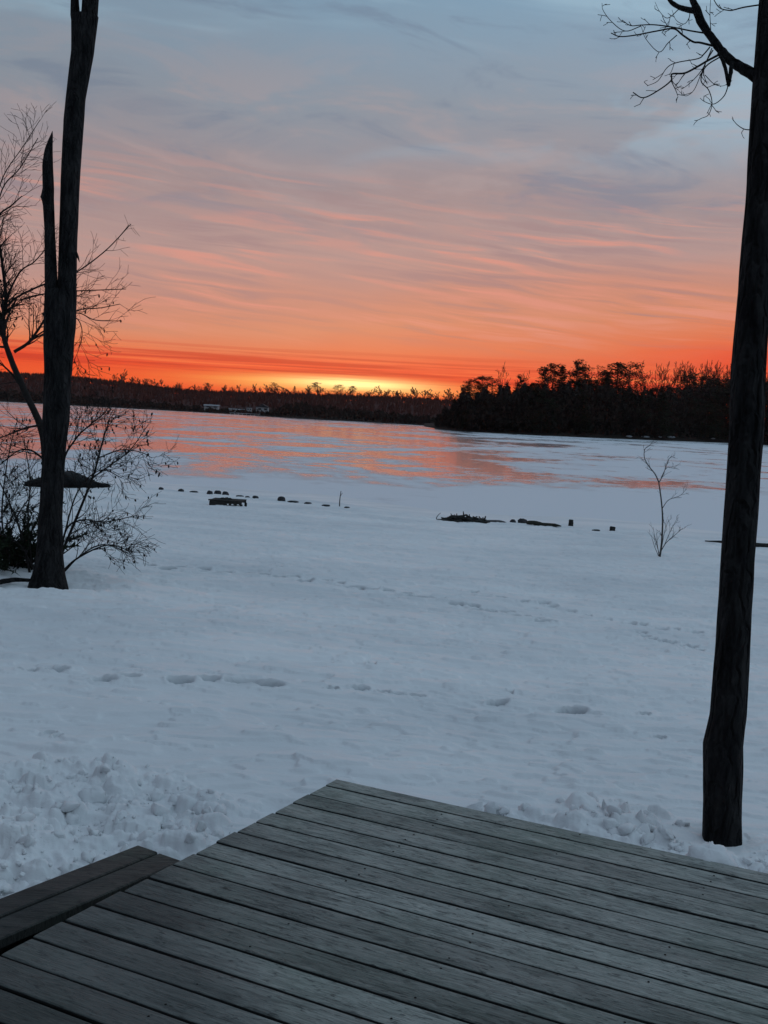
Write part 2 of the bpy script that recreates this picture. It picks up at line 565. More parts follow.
M = dict(
    snow=mat_snow(), lake=mat_lake(),
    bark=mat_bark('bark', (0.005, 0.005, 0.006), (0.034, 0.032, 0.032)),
    twig=mat_simple('twig_bark', (0.022, 0.019, 0.018), 0.9, 0.3, 20, 0, 0.15),
    sapling=mat_simple('sapling_bark', (0.085, 0.078, 0.075), 0.9, 0.3, 20, 0, 0.15),
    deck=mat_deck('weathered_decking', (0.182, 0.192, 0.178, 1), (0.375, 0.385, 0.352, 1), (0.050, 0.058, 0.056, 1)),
    wetwood=mat_deck('dark_wet_timber', (0.034, 0.031, 0.028, 1), (0.088, 0.078, 0.068, 1), (0.010, 0.010, 0.010, 1), 0.6),
    frame=mat_simple('frame_timber', (0.05, 0.048, 0.045), 0.9, 0.3, 6, 0.003),
    rock=mat_simple('wet_rock', (0.035, 0.036, 0.04), 0.8, 0.5, 9, 0.02),
    oldwood=mat_simple('old_wood', (0.03, 0.029, 0.027), 0.9, 0.4, 12, 0.008),
    mosslog=mat_simple('mossy_log', (0.034, 0.034, 0.026), 0.95, 0.4, 8, 0.01),
    hull=mat_simple('dark_hull_paint', (0.007, 0.007, 0.008), 0.9, 0.25, 5, 0.002),
    needles=mat_foliage('pine_needles', (0.010, 0.016, 0.010), (0.024, 0.034, 0.018)),
    bare=mat_simple('bare_wood', (0.045, 0.028, 0.024), 0.95, 0.3, 0.5, 0, 0.1),
    brush=mat_foliage('brush', (0.016, 0.013, 0.012), (0.034, 0.026, 0.021)),
    hillwood=mat_foliage('bare_hillside_wood', (0.058, 0.019, 0.017), (0.082, 0.027, 0.022)),  # reddened to put the glow of sunset-lit haze into the colour
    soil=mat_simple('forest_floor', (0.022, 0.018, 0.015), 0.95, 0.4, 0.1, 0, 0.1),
    hillsoil=mat_simple('far_hillside', (0.048, 0.019, 0.018), 0.95, 0.3, 0.02, 0, 0.1),  # red tint stands in for lit haze over the hill
    white=mat_simple('white_siding', (0.50, 0.49, 0.49), 0.7, 0.06, 1.0, 0, 0.3),
    roofing=mat_simple('snowy_roof', (0.30, 0.31, 0.33), 0.8, 0.2, 0.4, 0, 0.3),
    darkroof=mat_simple('dark_roof', (0.045, 0.045, 0.05), 0.8, 0.2, 0.4, 0, 0.3),
    glass=mat_simple('dark_window_glass', (0.02, 0.025, 0.03), 0.08, 0.1, 1.0, 0, 0.6),
    nail=mat_simple('rusted_nail', (0.012, 0.010, 0.009), 0.8, 0.3, 50, 0, 0.3),
    siding=mat_simple('brown_siding', (0.10, 0.075, 0.06), 0.8, 0.2, 4, 0.002),
)

# ------------------------------------------------------------------ deck frame of reference
Z_DECK = EYE[2] - 1.72
C0 = at_z(338, 779, Z_DECK)                # the deck corner
AV = np.array([-0.4568, -0.8896, 0.0])     # along the deck's left edge, towards the house
BV = np.array([0.8896, -0.4568, 0.0])      # along the boards
ZV = np.array([0, 0, 1.0])
DECK_ROT = math.atan2(BV[1], BV[0])

# ------------------------------------------------------------------ terrain
_SH = np.array([at_z(px, py, 0.0)[:2] for px, py in [(-160, 474), (0, 480), (135, 487), (340, 505), (450, 520), (612, 529), (768, 546), (900, 560)]])


def shore_y(x):
    return np.interp(x, _SH[:, 0], _SH[:, 1])


def ground0(x, y):
    d = shore_y(x) - y
    up = np.clip(d / 34.0, 0, 1)
    z = 0.05 + 0.10 * np.clip(d / 1.6, 0, 1) + 1.14 * up ** 1.15
    return np.where(d < 0, np.maximum(0.05 + d * 0.012, -0.25), z)


def sm(x, a, b):
    t = np.clip((x - a) / (b - a), 0, 1)
    return t * t * (3 - 2 * t)


def surf(x, y):
    d = shore_y(x) - y
    z = ground0(x, y)
    land = np.clip(d / 3, 0, 1)
    z = z + 0.07 * fbm(x * 0.16, y * 0.22, 3) * (0.25 + 0.75 * land)
    z = z + 0.030 * fbm(x * 0.7 + 3, y * 1.5, 4, 0.55) * (0.35 + 0.65 * land)
    # wind crust: thin ripples and small ledges
    q = fbm(x * 1.5 + 0.7 * y, y * 4.2 - 0.3 * x, 4, 0.55)
    patch = np.clip(0.5 + 1.6 * fbm(x * 0.35, y * 0.5, 2), 0.1, 1)
    z = z + 0.024 * np.abs(q) * patch * (0.4 + 0.6 * land)
    ter = fbm(x * 0.9 - 5, y * 2.3, 3)
    z = z + 0.019 * sm(ter, 0.11, 0.18) * land + 0.016 * sm(ter, -0.32, -0.25) * land
    t2 = fbm(x * 2.1 + 9, y * 5.2, 3) + 0.3 * fbm(x * 0.3, y * 0.4, 2)
    z = z + 0.014 * sm(t2, 0.18, 0.27) * land
    return z


def ground_at(px, py):
    d = ray(px, py)
    lo, hi = 2.0, 200.0
    ks = np.geomspace(lo, hi, 3000)
    P = EYE + ks[:, None] * d
    g = surf(P[:, 0], P[:, 1])
    i = int(np.argmax(P[:, 2] < g))
    return P[i] if P[i, 2] < g[i] else at_z(px, py, 0.0)


rng = np.random.default_rng(5)
R_TREE = ground_at(722, 836)
L_TREE = ground_at(48, 583)
K_R = float((R_TREE - EYE) @ FW)
K_L = float((L_TREE - EYE) @ FW)

FOOT = []   # x, y, length, width, depth, angle


def foot(px, py, lpx, dep=0.05, asp=0.42, ang=0.0):
    p = ground_at(px, py)
    k = (p - EYE) @ FW
    L = lpx * k / F_PX
    FOOT.append((p[0], p[1], L, L * asp + 0.03, dep, ang))


for a in [(29, 671, 22), (57, 669, 24), (105, 680, 26), (128, 676, 26), (181, 680, 30), (210, 679, 24), (245, 682, 44), (266, 685, 40), (332, 687, 15), (360, 689, 20), (383, 692, 14), (397, 694, 22), (415, 696, 22),
          (497, 703, 24), (569, 713, 36), (645, 714, 13), (50, 734, 16), (58, 736, 12), (372, 662, 10), (510, 690, 10), (660, 738, 16)]:
    foot(a[0], a[1], a[2], 0.09 if a[2] < 30 else 0.13, 0.36)
for i in range(26):
    t = i / 25
    foot(150 + 400 * t + rng.normal(0, 3), 566 + 18 * t + 38 * t * t + rng.normal(0, 1.2), rng.uniform(14, 28), 0.11, 0.34)
for i in range(9):
    t = i / 8
    foot(640 + 60 * t + rng.normal(0, 2), 634 + 16 * t + rng.normal(0, 1), rng.uniform(9, 16), 0.08, 0.4)
for i in range(16):
    t = i / 15
    foot(450 + 260 * t + rng.normal(0, 4), 588 + 50 * t + rng.normal(0, 1.5), rng.uniform(7, 16), 0.06, 0.6)


def churn(x, y):
    """how trampled and shovelled the snow is beside the deck"""
    a = (x - C0[0]) * AV[0] + (y - C0[1]) * AV[1]
    b = (x - C0[0]) * BV[0] + (y - C0[1]) * BV[1]
    nz = 0.25 * fbm(x * 1.3, y * 1.3, 3)
    m1 = sm(b + nz + 0.30 * np.clip(a, -2, 3), -2.15, -1.45) * sm(a + nz * 1.5 + 0.25 * np.clip(-b, 0, 3), 0.0, 0.5) * (b < 0.3)
    m2 = sm(a + nz - 0.12 * (b - 1.2), -1.45, -1.05) * sm(b + nz + 0.3 * (a + 1), 0.55, 1.0) * (a < 0.3)
    return np.clip(np.maximum(m1, m2), 0, 1), a, b


CLOD = []


def make_ground():
    ang_f = np.arange(-25, 25.001, 0.062)
    ang_l = -np.concatenate([np.geomspace(25.3, 180, 60)])[::-1]
    ang_r = np.geomspace(25.3, 179.9, 60)
    ang = np.radians(np.concatenate([ang_l, ang_f, ang_r]))
    rad = np.concatenate([np.geomspace(0.3, 4.4, 14)[:-1], np.geomspace(4.4, 9.0, 330)[:-1], np.geomspace(9.0, 62, 620), [70, 90]])
    A, R = np.meshgrid(ang, rad)
    x = (R * np.sin(A)).ravel()
    y = (R * np.cos(A)).ravel()
    z = surf(x, y)
    wet = np.zeros_like(x)  # how strongly slush and shade are painted into the footprints
    # footprints
    for fx, fy, L, W, dep, an in FOOT:
        s = (np.abs(x - fx) < L) & (np.abs(y - fy) < L + W)
        if not s.any():
            continue
        ex = (x[s] - fx) / (L / 2)
        ey = (y[s] - fy - 0.12 * (x[s] - fx)) / (W / 2)
        rr = np.sqrt(ex * ex + ey * ey) + 0.35 * pnoise(x[s] * 7, y[s] * 7)
        inn = 1 - sm(rr, 0.45, 1.05)
        z[s] -= dep * inn
        wet[s] = np.maximum(wet[s], inn * min(1, dep / 0.11))
        z[s] += 0.012 * np.exp(-((rr - 1.15) / 0.18) ** 2)
    # wells round the trunks
    for T, r0, dp in ((L_TREE, 0.5, 0.08),):
        dd = np.hypot(x - T[0], y - T[1])
        z -= dp * np.exp(-(dd / r0) ** 2)
        z += 0.03 * np.exp(-((dd - r0 * 1.9) / (r0 * 0.6)) ** 2)
    # churned snow by the deck
    cm = np.zeros_like(x)
    near = (np.hypot(x, y) < 12) & (y > 0)
    mm, aa, bb = churn(x[near], y[near])
    cm[near] = mm
    zz = z[near]
    xs, ys = x[near], y[near]
    zz += mm * (0.01 + 0.045 * fbm(xs * 2.3, ys * 2.3, 4, 0.55))
    zz += 0.0 * mm
    r2 = np.random.default_rng(21)
    idx = np.where(mm > 0.25)[0]
    cx, cy = xs[idx], ys[idx]
    lump = np.zeros(len(idx))
    for k in range(1500):
        j = r2.integers(len(idx))
        px_, py_ = cx[j], cy[j]
        r = 0.014 + 0.070 * r2.random() ** 3.2
        ca, sa = math.cos(r2.uniform(0, 6.3)), math.sin(r2.uniform(0, 6.3))
        asp = r2.uniform(0.65, 1.0)
        s = (np.abs(cx - px_) < r * 1.6) & (np.abs(cy - py_) < r * 1.6)
        ux, uy = cx[s] - px_, cy[s] - py_
        e = np.sqrt((ux * ca + uy * sa) ** 2 + ((-ux * sa + uy * ca) / asp) ** 2) / r
        e = e + 0.22 * pnoise(cx[s] * 22, cy[s] * 22)
        tl = r2.normal(0, 0.4, 2)
        h = r * r2.uniform(0.35, 0.85) * (1 - np.clip(e, 0, 1) ** 4) * (1 + 0.5 * (tl[0] * ux + tl[1] * uy) / r)
        lump[s] = np.maximum(lump[s], h) + 0.10 * h
    zz[idx] += lump * np.clip(mm[idx] * 1.6, 0, 1)
    zz += mm * 0.020 * np.abs(fbm(xs * 12, ys * 12, 4, 0.6))
    dd = np.hypot(xs - R_TREE[0], ys - R_TREE[1])
    g0 = ground0(xs, ys)
    wl = np.exp(-(dd / 0.34) ** 2)
    zz = zz * (1 - wl) + (R_TREE[2] - 0.02) * wl
    CLOD.append((xs[idx], ys[idx], zz[idx], mm[idx]))
    zz -= 0.24 * sm(aa, 1.1, 1.9) * sm(bb, -1.35, -0.75)          # thawed hollow along the step
    # keep the snow under the deck and the step
    under = (aa > 0.03) & (bb > 0.03)
    zz = np.where(under, np.minimum(zz, Z_DECK - 0.30), zz)
    stepz = (aa > 0.93) & (bb > -0.44 - 0.1 * (aa - .93)) & (bb <= 0.06)
    zz = np.where(stepz, np.minimum(zz, Z_DECK - 0.34), zz)
    z[near] = zz
    far_rear = (y < 2) | (np.hypot(x, y) < 3.5)
    z = np.where(far_rear, np.minimum(z, Z_DECK - 0.32), z)
    na, nr = len(ang), len(rad)
    me = bpy.data.meshes.new('snow_ground')
    nv = na * nr
    co = np.stack([x, y, z], 1).astype(np.float32)
    i, j = np.meshgrid(np.arange(nr - 1), np.arange(na), indexing='ij')
    j2 = (j + 1) % na
    q = np.stack([i * na + j, i * na + j2, (i + 1) * na + j2, (i + 1) * na + j], -1).reshape(-1, 4)[:, ::-1]
    nf = len(q)
    me.vertices.add(nv)
    me.vertices.foreach_set('co', co.ravel())
    me.loops.add(nf * 4)
    me.loops.foreach_set('vertex_index', q.ravel().astype(np.int32))
    me.polygons.add(nf)
    me.polygons.foreach_set('loop_start', np.arange(0, nf * 4, 4, dtype=np.int32))
    me.polygons.foreach_set('loop_total', np.full(nf, 4, dtype=np.int32))
    me.polygons.foreach_set('use_smooth', np.ones(nf, dtype=bool))
    me.update(calc_edges=True)
    wa = me.attributes.new('wet', 'FLOAT', 'POINT')
    wa.data.foreach_set('value', wet.astype(np.float32))
    me.materials.append(M['snow'])
    o = bpy.data.objects.new('snow_ground', me)
    COL.objects.link(o)
    tag(o, kind='structure')
    return o


make_ground()

mb = MB()
mb.add([(-9000, -200, 0), (9000, -200, 0), (9000, 9000, 0), (-9000, 9000, 0)], [(0, 1, 2, 3)])
tag(mb.build('lake_ice', M['lake'], smooth=False), kind='structure')


# ------------------------------------------------------------------ far shore land
def land(name, px_list, depth_back, mat, zfront=0.15):
    """px_list: (px, base_py, top_py) ; front edge follows the shore, rises to the top behind"""
    mb = MB()
    rows = []
    P = np.array(px_list, float)
    xs = np.linspace(P[0, 0], P[-1, 0], 120)
    for px in xs:
        by = np.interp(px, P[:, 0], P[:, 1])
        ty = np.interp(px, P[:, 0], P[:, 2])
        p0 = at_z(px, by, 0.0)
        back = p0[1] + depth_back
        top = at_y(px, ty, back)
        dirv = nrm([p0[0], p0[1], 0])
        row = []
        for t in (0, 0.02, 0.12, 0.3, 0.55, 0.8, 1.0, 1.5):
            z = -0.2 if t == 0 else (zfront + (top[2] - zfront) * (min(t, 1) ** 0.8) if t <= 1 else top[2] * 0.85)
            q = p0 + dirv * depth_back * t * math.hypot(p0[0], p0[1]) / p0[1]
            row.append((q[0], q[1], z + (0.6 * pnoise(np.array([q[0] * 0.05]), np.array([q[1] * 0.05]))[0] if 0 < t else 0)))
        rows.append(row)
    nr = len(rows[0])
    vs = [v for r in rows for v in r]
    fs = []
    for i in range(len(rows) - 1):
        for k in range(nr - 1):
            fs.append((i * nr + k, (i + 1) * nr + k, (i + 1) * nr + k + 1, i * nr + k + 1))
    mb.add(vs, fs)
    return tag(mb.build(name, mat), kind='structure')


POINT = [(424, 426.5, 420), (440, 429, 414), (455, 431, 404), (470, 432, 398), (520, 434.5, 396), (600, 438, 394), (660, 440.5, 394), (730, 443, 398), (800, 447, 402), (900, 452, 406), (1100, 463, 420)]
STRIP = [(-420, 379, 372), (-200, 391, 384), (-60, 398.5, 391), (0, 401.5, 394), (75, 405.5, 399), (150, 409.5, 404), (220, 413.5, 409), (300, 418.5, 413), (380, 423, 417), (450, 427, 421), (520, 431, 426)]
D_HILL = 1500.0
HILLTOP = [(-420, 342), (-200, 354), (-60, 366), (0, 373), (60, 376), (110, 381), (150, 386.5), (200, 391.5), (260, 393), (330, 395.5), (400, 397.5), (450, 401), (520, 404), (600, 409)]


def point_front(px):
    P = np.array(POINT)
    return at_z(px, np.interp(px, P[:, 0], P[:, 1]), 0.0)


def strip_front(px):
    P = np.array(STRIP)
    return at_z(px, np.interp(px, P[:, 0], P[:, 1]), 0.0)


# right-hand wooded point
land('wooded_point', [(a, b, b - (b - c) * 0.45) for a, b, c in POINT], 70.0, M['soil'])
land('low_shore', STRIP, 120.0, M['soil'])
# hill
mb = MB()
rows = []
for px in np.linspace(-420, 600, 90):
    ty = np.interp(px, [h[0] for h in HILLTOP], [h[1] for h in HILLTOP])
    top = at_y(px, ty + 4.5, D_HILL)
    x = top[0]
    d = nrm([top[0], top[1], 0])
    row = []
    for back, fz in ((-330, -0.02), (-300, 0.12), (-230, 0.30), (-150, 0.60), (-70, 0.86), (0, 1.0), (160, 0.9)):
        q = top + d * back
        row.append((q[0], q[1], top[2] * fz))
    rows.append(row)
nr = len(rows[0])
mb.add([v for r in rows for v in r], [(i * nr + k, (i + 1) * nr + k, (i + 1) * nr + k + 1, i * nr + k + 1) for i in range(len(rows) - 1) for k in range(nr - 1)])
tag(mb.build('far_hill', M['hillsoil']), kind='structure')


# ------------------------------------------------------------------ tree growing
def grow(out, rg, p, d, L, r, lev, P):
    seg = P['seg'][min(lev, len(P['seg']) - 1)]
    n = max(3, int(L / seg))
    pts = [np.array(p, float)]
    rads = [r]
    d = nrm(d)
    dirs = [d]
    rmin = P.get('rmin', 0.002)
    for i in range(n):
        d = nrm(d + rg.normal(0, P['wob'], 3) + np.array([0, 0, P['trop'][min(lev, len(P['trop']) - 1)]]))
        pts.append(pts[-1] + d * L / n)
        rads.append(max(rmin, r * (1 - P.get('taper', 0.8) * (i + 1) / n)))
        dirs.append(d)
    out.setdefault(lev, []).append((pts, rads))
    if lev < P['max']:
        spawn(out, rg, pts, rads, L, lev, P, P.get('t0', 0.25))
    return pts, rads


def spawn(out, rg, pts, rads, L, lev, P, t0=0.15):
    nb = P['nb'][min(lev, len(P['nb']) - 1)]
    nb = nb if isinstance(nb, int) else max(1, int(nb * L))
    pts = np.asarray(pts)
    side = rg.uniform(0, 6.28)
    for k in range(nb):
        t = t0 + (1 - t0) * (k + rg.random()) / nb
        i = min(len(pts) - 2, int(t * (len(pts) - 1)))
        f = t * (len(pts) - 1) - i
        q = pts[i] + (pts[i + 1] - pts[i]) * min(1, f)
        dd = nrm(pts[i + 1] - pts[i])
        ax_ = nrm(np.cross(dd, rg.normal(0, 1, 3)))
        if 'plane' in P:     # keep twigs loosely in a plane
            ax_ = nrm(P['plane'] * rg.choice([-1, 1]) + rg.normal(0, 0.35, 3))
        an = math.radians(rg.uniform(*P['ang']))
        cdir = dd * math.cos(an) + np.cross(ax_, dd) * math.sin(an)
        ll = L * rg.uniform(*P['len']) * (1.15 - 0.6 * t)
        ll = max(ll, P.get('lmin', 0.05))
        grow(out, rg, q, cdir, ll, max(P.get('rmin', 0.002), rads[i] * P.get('rk', 0.55)), lev + 1, P)


def tubes(mb, out, levs=None, n=(7, 5, 4, 3)):
    for lev, L in out.items():
        if levs is not None and lev not in levs:
            continue
        for pts, rads in L:
            tube(mb, pts, rads, n[min(lev, len(n) - 1)], cap=lev == 0)


def ellipsoid(mb, c, ax, L, r, n=5):
    ax = nrm(ax)
    u = nrm(np.cross(ax, [0.31, 0.2, 0.93] if abs(ax[2]) < 0.9 else [1, 0, 0]))
    v = np.cross(ax, u)
    vs = [c]
    for t, q in ((0.2, 0.8), (0.6, 1.0), (0.88, 0.55)):
        for k in range(n):
            a = 6.2832 * k / n
            vs.append(c + ax * L * t + r * q * (u * math.cos(a) + v * math.sin(a)))
    vs.append(c + ax * L)
    fs = [(0, 1 + (k + 1) % n, 1 + k) for k in range(n)]
    for s_ in range(2):
        for k in range(n):
            a, b = 1 + s_ * n + k, 1 + s_ * n + (k + 1) % n
            fs.append((a, b, b + n, a + n))
    fs += [(1 + 2 * n + k, 1 + 2 * n + (k + 1) % n, 1 + 3 * n) for k in range(n)]
    mb.add(vs, fs)


# ------------------------------------------------------------------ the tree by the deck
def guide(pts, k0, k1, sub=4):
    n = len(pts)
    P = [pt(a, b, k0 + (k1 - k0) * i / max(1, n - 1)) for i, (a, b) in enumerate(pts)]
    return smooth_line(P, sub)


def trunk_mesh(mb, prof, k, n=36, rough=0.035, seed=1, ysub=0.04, lean=0.0, flat=None):
    """prof: list of (py, centre px, width px) from the ground up"""
    rg = np.random.default_rng(seed)
    ys = np.array([p[0] for p in prof], float)
    px = np.array([p[1] for p in prof], float)
    wd = np.array([p[2] for p in prof], float)
    steps = int((ys[0] - ys[-1]) * k / F_PX / ysub)
    yy = np.linspace(ys[0], ys[-1], steps)
    cx = np.interp(-yy, -ys, px)
    ww = np.interp(-yy, -ys, wd)
    vs = []
    th = np.linspace(0, 2 * math.pi, n, endpoint=False)
    for i, yv in enumerate(yy):
        kk = k + lean * i / steps
        c = pt(cx[i], yv, kk)
        r = ww[i] * kk / F_PX / 2
        h = c[2]
        nzv = fbm(np.cos(th) * 2.2 + seed * 7, np.sin(th) * 2.2 + h * 0.9, 3)
        rid = np.abs(pnoise(th * 4.5 + seed, h * 1.6 + 0 * th)) + 0.5 * np.abs(pnoise(th * 9 + 5, h * 4 + 0 * th))
        rr = r * (1 + rough * 1.6 * nzv + rough * (rid - 0.35))
        vs.extend([c + np.array([math.cos(t) * q, math.sin(t) * q, 0]) for t, q in zip(th, rr)])
    N = len(yy)
    fs = [(i * n + j, i * n + (j + 1) % n, (i + 1) * n + (j + 1) % n, (i + 1) * n + j) for i in range(N - 1) for j in range(n)]
    fs.append(tuple((N - 1) * n + j for j in range(n)))
    mb.add(vs, fs)


PXR = K_R / F_PX            # metres per pixel at the right tree
rt = tag(empty('bare_tree', R_TREE), 'bare tree standing in the snow right beside the deck, a gnarled limb reaching left', 'tree')
mb = MB()
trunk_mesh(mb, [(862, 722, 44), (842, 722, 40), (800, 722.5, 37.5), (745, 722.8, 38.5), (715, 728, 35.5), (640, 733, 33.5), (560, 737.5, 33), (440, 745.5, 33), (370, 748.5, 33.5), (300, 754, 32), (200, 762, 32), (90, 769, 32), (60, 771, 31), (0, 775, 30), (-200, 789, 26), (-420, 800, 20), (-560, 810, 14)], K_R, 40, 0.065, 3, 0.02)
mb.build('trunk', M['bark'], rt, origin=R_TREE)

mainlimb = guide([(766, 86), (754, 75), (741, 67.5), (730.4, 60), (720, 49), (710.5, 36), (702, 23.5), (696.4, 9.5), (692, -2), (684, -25), (670, -60)], K_R, K_R + 0.25)
rad_main = np.interp(np.linspace(0, 1, len(mainlimb)), [0, 0.1, 0.3, 0.55, 0.7, 0.74, 1], np.array([7.5, 6, 4.6, 4.0, 4.6, 3.4, 1.6]) * PXR)
mb = MB()
tube(mb, mainlimb, rad_main, 10, 0.05, rng)
left_sub = guide([(696, 11), (687, 9.5), (680, 7.5), (672, 2.6), (667, -4), (652, -30), (640, -60)], K_R + 0.18, K_R + 0.35)
tube(mb, left_sub, np.linspace(3.3, 1.2, len(left_sub)) * PXR, 8, 0.04, rng)
limb = mb.build('branch', M['bark'], rt, origin=R_TREE)
TWG = dict(seg=[0.03], wob=0.16, trop=[0.02, 0.03], nb=[2, 2], ang=(25, 65), len=(0.25, 0.5), max=2, rmin=0.0016, rk=0.6, lmin=0.03, taper=0.75, plane=nrm(FW))
rgt = np.random.default_rng(8)
GT = [
    ([(704.7, 33), (690.4, 30.7), (672, 27), (654, 24.7), (641, 25), (630.5, 25.5), (622, 20)], 1.5, .1, .2),
    ([(712.5, 45.6), (700, 42.5), (693, 41.7), (682.6, 35), (673.5, 28.6), (656.5, 31), (635.7, 35), (620, 36.5), (611, 33)], 2.0, .1, .0),
    ([(677, 35), (668, 43), (659, 52), (646, 39), (641, 26)], 0.9, .05, .15),
    ([(641, 26), (625, 31), (611, 21), (603, 10), (602, 3)], 0.9, .2, .3),
    ([(719, 54.7), (708, 60.5), (698, 66.4), (685, 73), (672, 74), (671, 80.7), (659, 90), (643.5, 97.7), (633, 92.4)], 2.0, .05, -.2),
    ([(671, 80.7), (676, 91), (678, 97)], 0.9, -.1, -.15),
    ([(710, 47), (704, 54), (698, 58.6), (677, 62.5), (667, 67.7), (658, 80.7), (647, 86)], 1.2, .05, .25),
    ([(721.6, 56), (706, 66.4), (701, 80.7), (708.6, 90), (712, 103), (708.6, 114.6), (701, 118.5)], 1.2, .0, -.1),
    ([(728.5, 84.6), (724, 96), (714, 104), (704.7, 101.6), (700, 98)], 1.0, .02, .1),
    ([(713, 50), (707, 60), (703, 68), (697, 76), (689, 84), (682, 89)], 1.1, .0, .2),
    ([(712, 48), (706, 62), (701, 74), (694, 90), (686, 96), (683, 92)], 0.9, .1, .3),
    ([(765, 4), (745, 7), (735, 9.5), (729.5, 10.4), (720, 8), (714, 0), (711, -9)], 1.4, .0, .1),
    ([(752, 130), (744, 129), (737, 124.5), (732, 118.5)], 1.0, .0, -.1),
    ([(711, 34), (710.5, 25), (710, 12), (711, -6)], 0.9, .05, .2),
    ([(690, 10), (689, 18), (684, 24), (676, 20), (672, 10)], 0.8, .1, .3),
    ([(680, 8), (668, 18), (660, 12), (655, 2)], 0.8, .2, .3),
    ([(705, 75), (714, 84), (722, 86), (727, 84)], 0.7, .0, .1),
]
mb = MB()
for gpts, wpx, a, b in GT:
    g = guide(gpts, K_R + a, K_R + b, 5)
    L = float(np.sum(np.linalg.norm(np.diff(g, axis=0), axis=1)))
    rads = np.linspace(wpx * 0.62, wpx * 0.26, len(g)) * PXR
    tube(mb, g, rads, 5)
    out = {}
    P = dict(TWG)
    P['nb'] = [max(2, int(L / 0.075)), 1]
    P['len'] = (0.08, 0.24)
    spawn(out, rgt, g, rads, min(L, 0.45), 0, P, 0.2)
    tubes(mb, out, None, (5, 4, 3, 3))
mb.build('twigs', M['twig'], limb, origin=R_TREE)
mb = MB()
tube(mb, guide([(719, 53), (722.5, 60), (726, 71), (728.5, 86)], K_R + .02, K_R - .03), np.linspace(2.0, 1.6, 13) * PXR, 6, 0.06, rng)
tube(mb, guide([(731.5, 62), (731, 70), (729.5, 80), (728.7, 86)], K_R, K_R - .03), np.linspace(2.4, 1.5, 13) * PXR, 6, 0.06, rng)
mb.build('broken_stub', M['bark'], rt, origin=R_TREE)
# crown continuing above the frame
mb = MB()
out = {}
PC = dict(seg=[0.15, 0.1], wob=0.10, trop=[0.05, 0.03], nb=[5, 4], ang=(25, 60), len=(0.4, 0.6), max=2, rmin=0.002, rk=0.6, taper=0.8)
for yv, dirv, L in ((-180, (-0.6, 0.2, 0.9), 1.6), (-260, (0.8, 0.3, 0.8), 1.5), (-330, (-0.3, -0.7, 0.8), 1.4), (-420, (0.2, 0.5, 1), 1.3), (-500, (-0.5, 0.1, 1), 1.2)):
    grow(out, rgt, pt(np.interp(-yv, [200, 560], [789, 810]), yv, K_R), dirv, L, 0.03, 0, PC)
tubes(mb, out)
mb.build('crown', M['twig'], rt, origin=R_TREE)

# ------------------------------------------------------------------ the forked tree on the left
PXL = K_L / F_PX
lt = tag(empty('forked_tree', L_TREE), 'dark forked trunk in the snow on the left, with a snapped-off side stem', 'tree')
mb = MB()
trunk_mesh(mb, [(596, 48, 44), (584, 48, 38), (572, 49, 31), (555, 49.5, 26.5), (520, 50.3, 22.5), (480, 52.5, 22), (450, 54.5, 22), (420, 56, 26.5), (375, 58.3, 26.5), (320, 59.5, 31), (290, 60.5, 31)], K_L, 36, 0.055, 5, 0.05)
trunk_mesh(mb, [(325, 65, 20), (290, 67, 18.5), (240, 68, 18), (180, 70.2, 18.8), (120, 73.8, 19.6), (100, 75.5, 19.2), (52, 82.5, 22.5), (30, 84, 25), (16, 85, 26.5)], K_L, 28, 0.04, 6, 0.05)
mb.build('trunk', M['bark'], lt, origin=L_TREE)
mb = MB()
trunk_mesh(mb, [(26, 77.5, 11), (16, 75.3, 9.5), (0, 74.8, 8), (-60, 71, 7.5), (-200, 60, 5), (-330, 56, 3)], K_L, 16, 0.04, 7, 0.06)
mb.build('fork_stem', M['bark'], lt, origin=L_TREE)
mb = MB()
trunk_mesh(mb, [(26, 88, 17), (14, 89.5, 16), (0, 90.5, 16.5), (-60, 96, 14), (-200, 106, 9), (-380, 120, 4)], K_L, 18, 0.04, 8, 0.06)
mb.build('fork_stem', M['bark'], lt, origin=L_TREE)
mb = MB()
trunk_mesh(mb, [(330, 52, 13), (290, 51.5, 13), (260, 50.6, 11.8), (230, 49.8, 10.5), (204, 48.5, 11.5), (197, 47.2, 13.5), (190, 48.4, 11.5), (165, 47.6, 10.6), (150, 48.6, 8), (140, 50.5, 4.5), (134, 52, 2), (131, 52.4, 0.4)], K_L - 0.05, 18, 0.05, 9, 0.05)
so = mb.build('broken_stem', M['bark'], lt, origin=L_TREE)
so['label'] = 'snapped side stem with a pointed splintered tip'
mb = MB()
tube(mb, guide([(76, 253), (78, 257), (79.5, 262)], K_L - .1, K_L - .12, 2), np.array([3, 2.5, 2, 1.2, .5]) * PXL * .6, 5)
mb.build('branch_stub', M['bark'], lt, origin=L_TREE)
mb = MB()
out = {}
PC2 = dict(PC)
for (px, py), dirv, L in (((100, -150), (0.8, 0.2, 0.8), 2.4), ((110, -240), (-0.4, 0.5, 0.9), 2.2), ((60, -190), (-0.8, 0.1, 0.7), 2.2), ((57, -300), (-0.3, -0.5, 0.9), 2.0), ((118, -340), (0.5, -0.3, 0.9), 2.0)):
    grow(out, rgt, pt(px, py, K_L), dirv, L, 0.05, 0, PC2)
tubes(mb, out)
mb.build('crown', M['twig'], lt, origin=L_TREE)


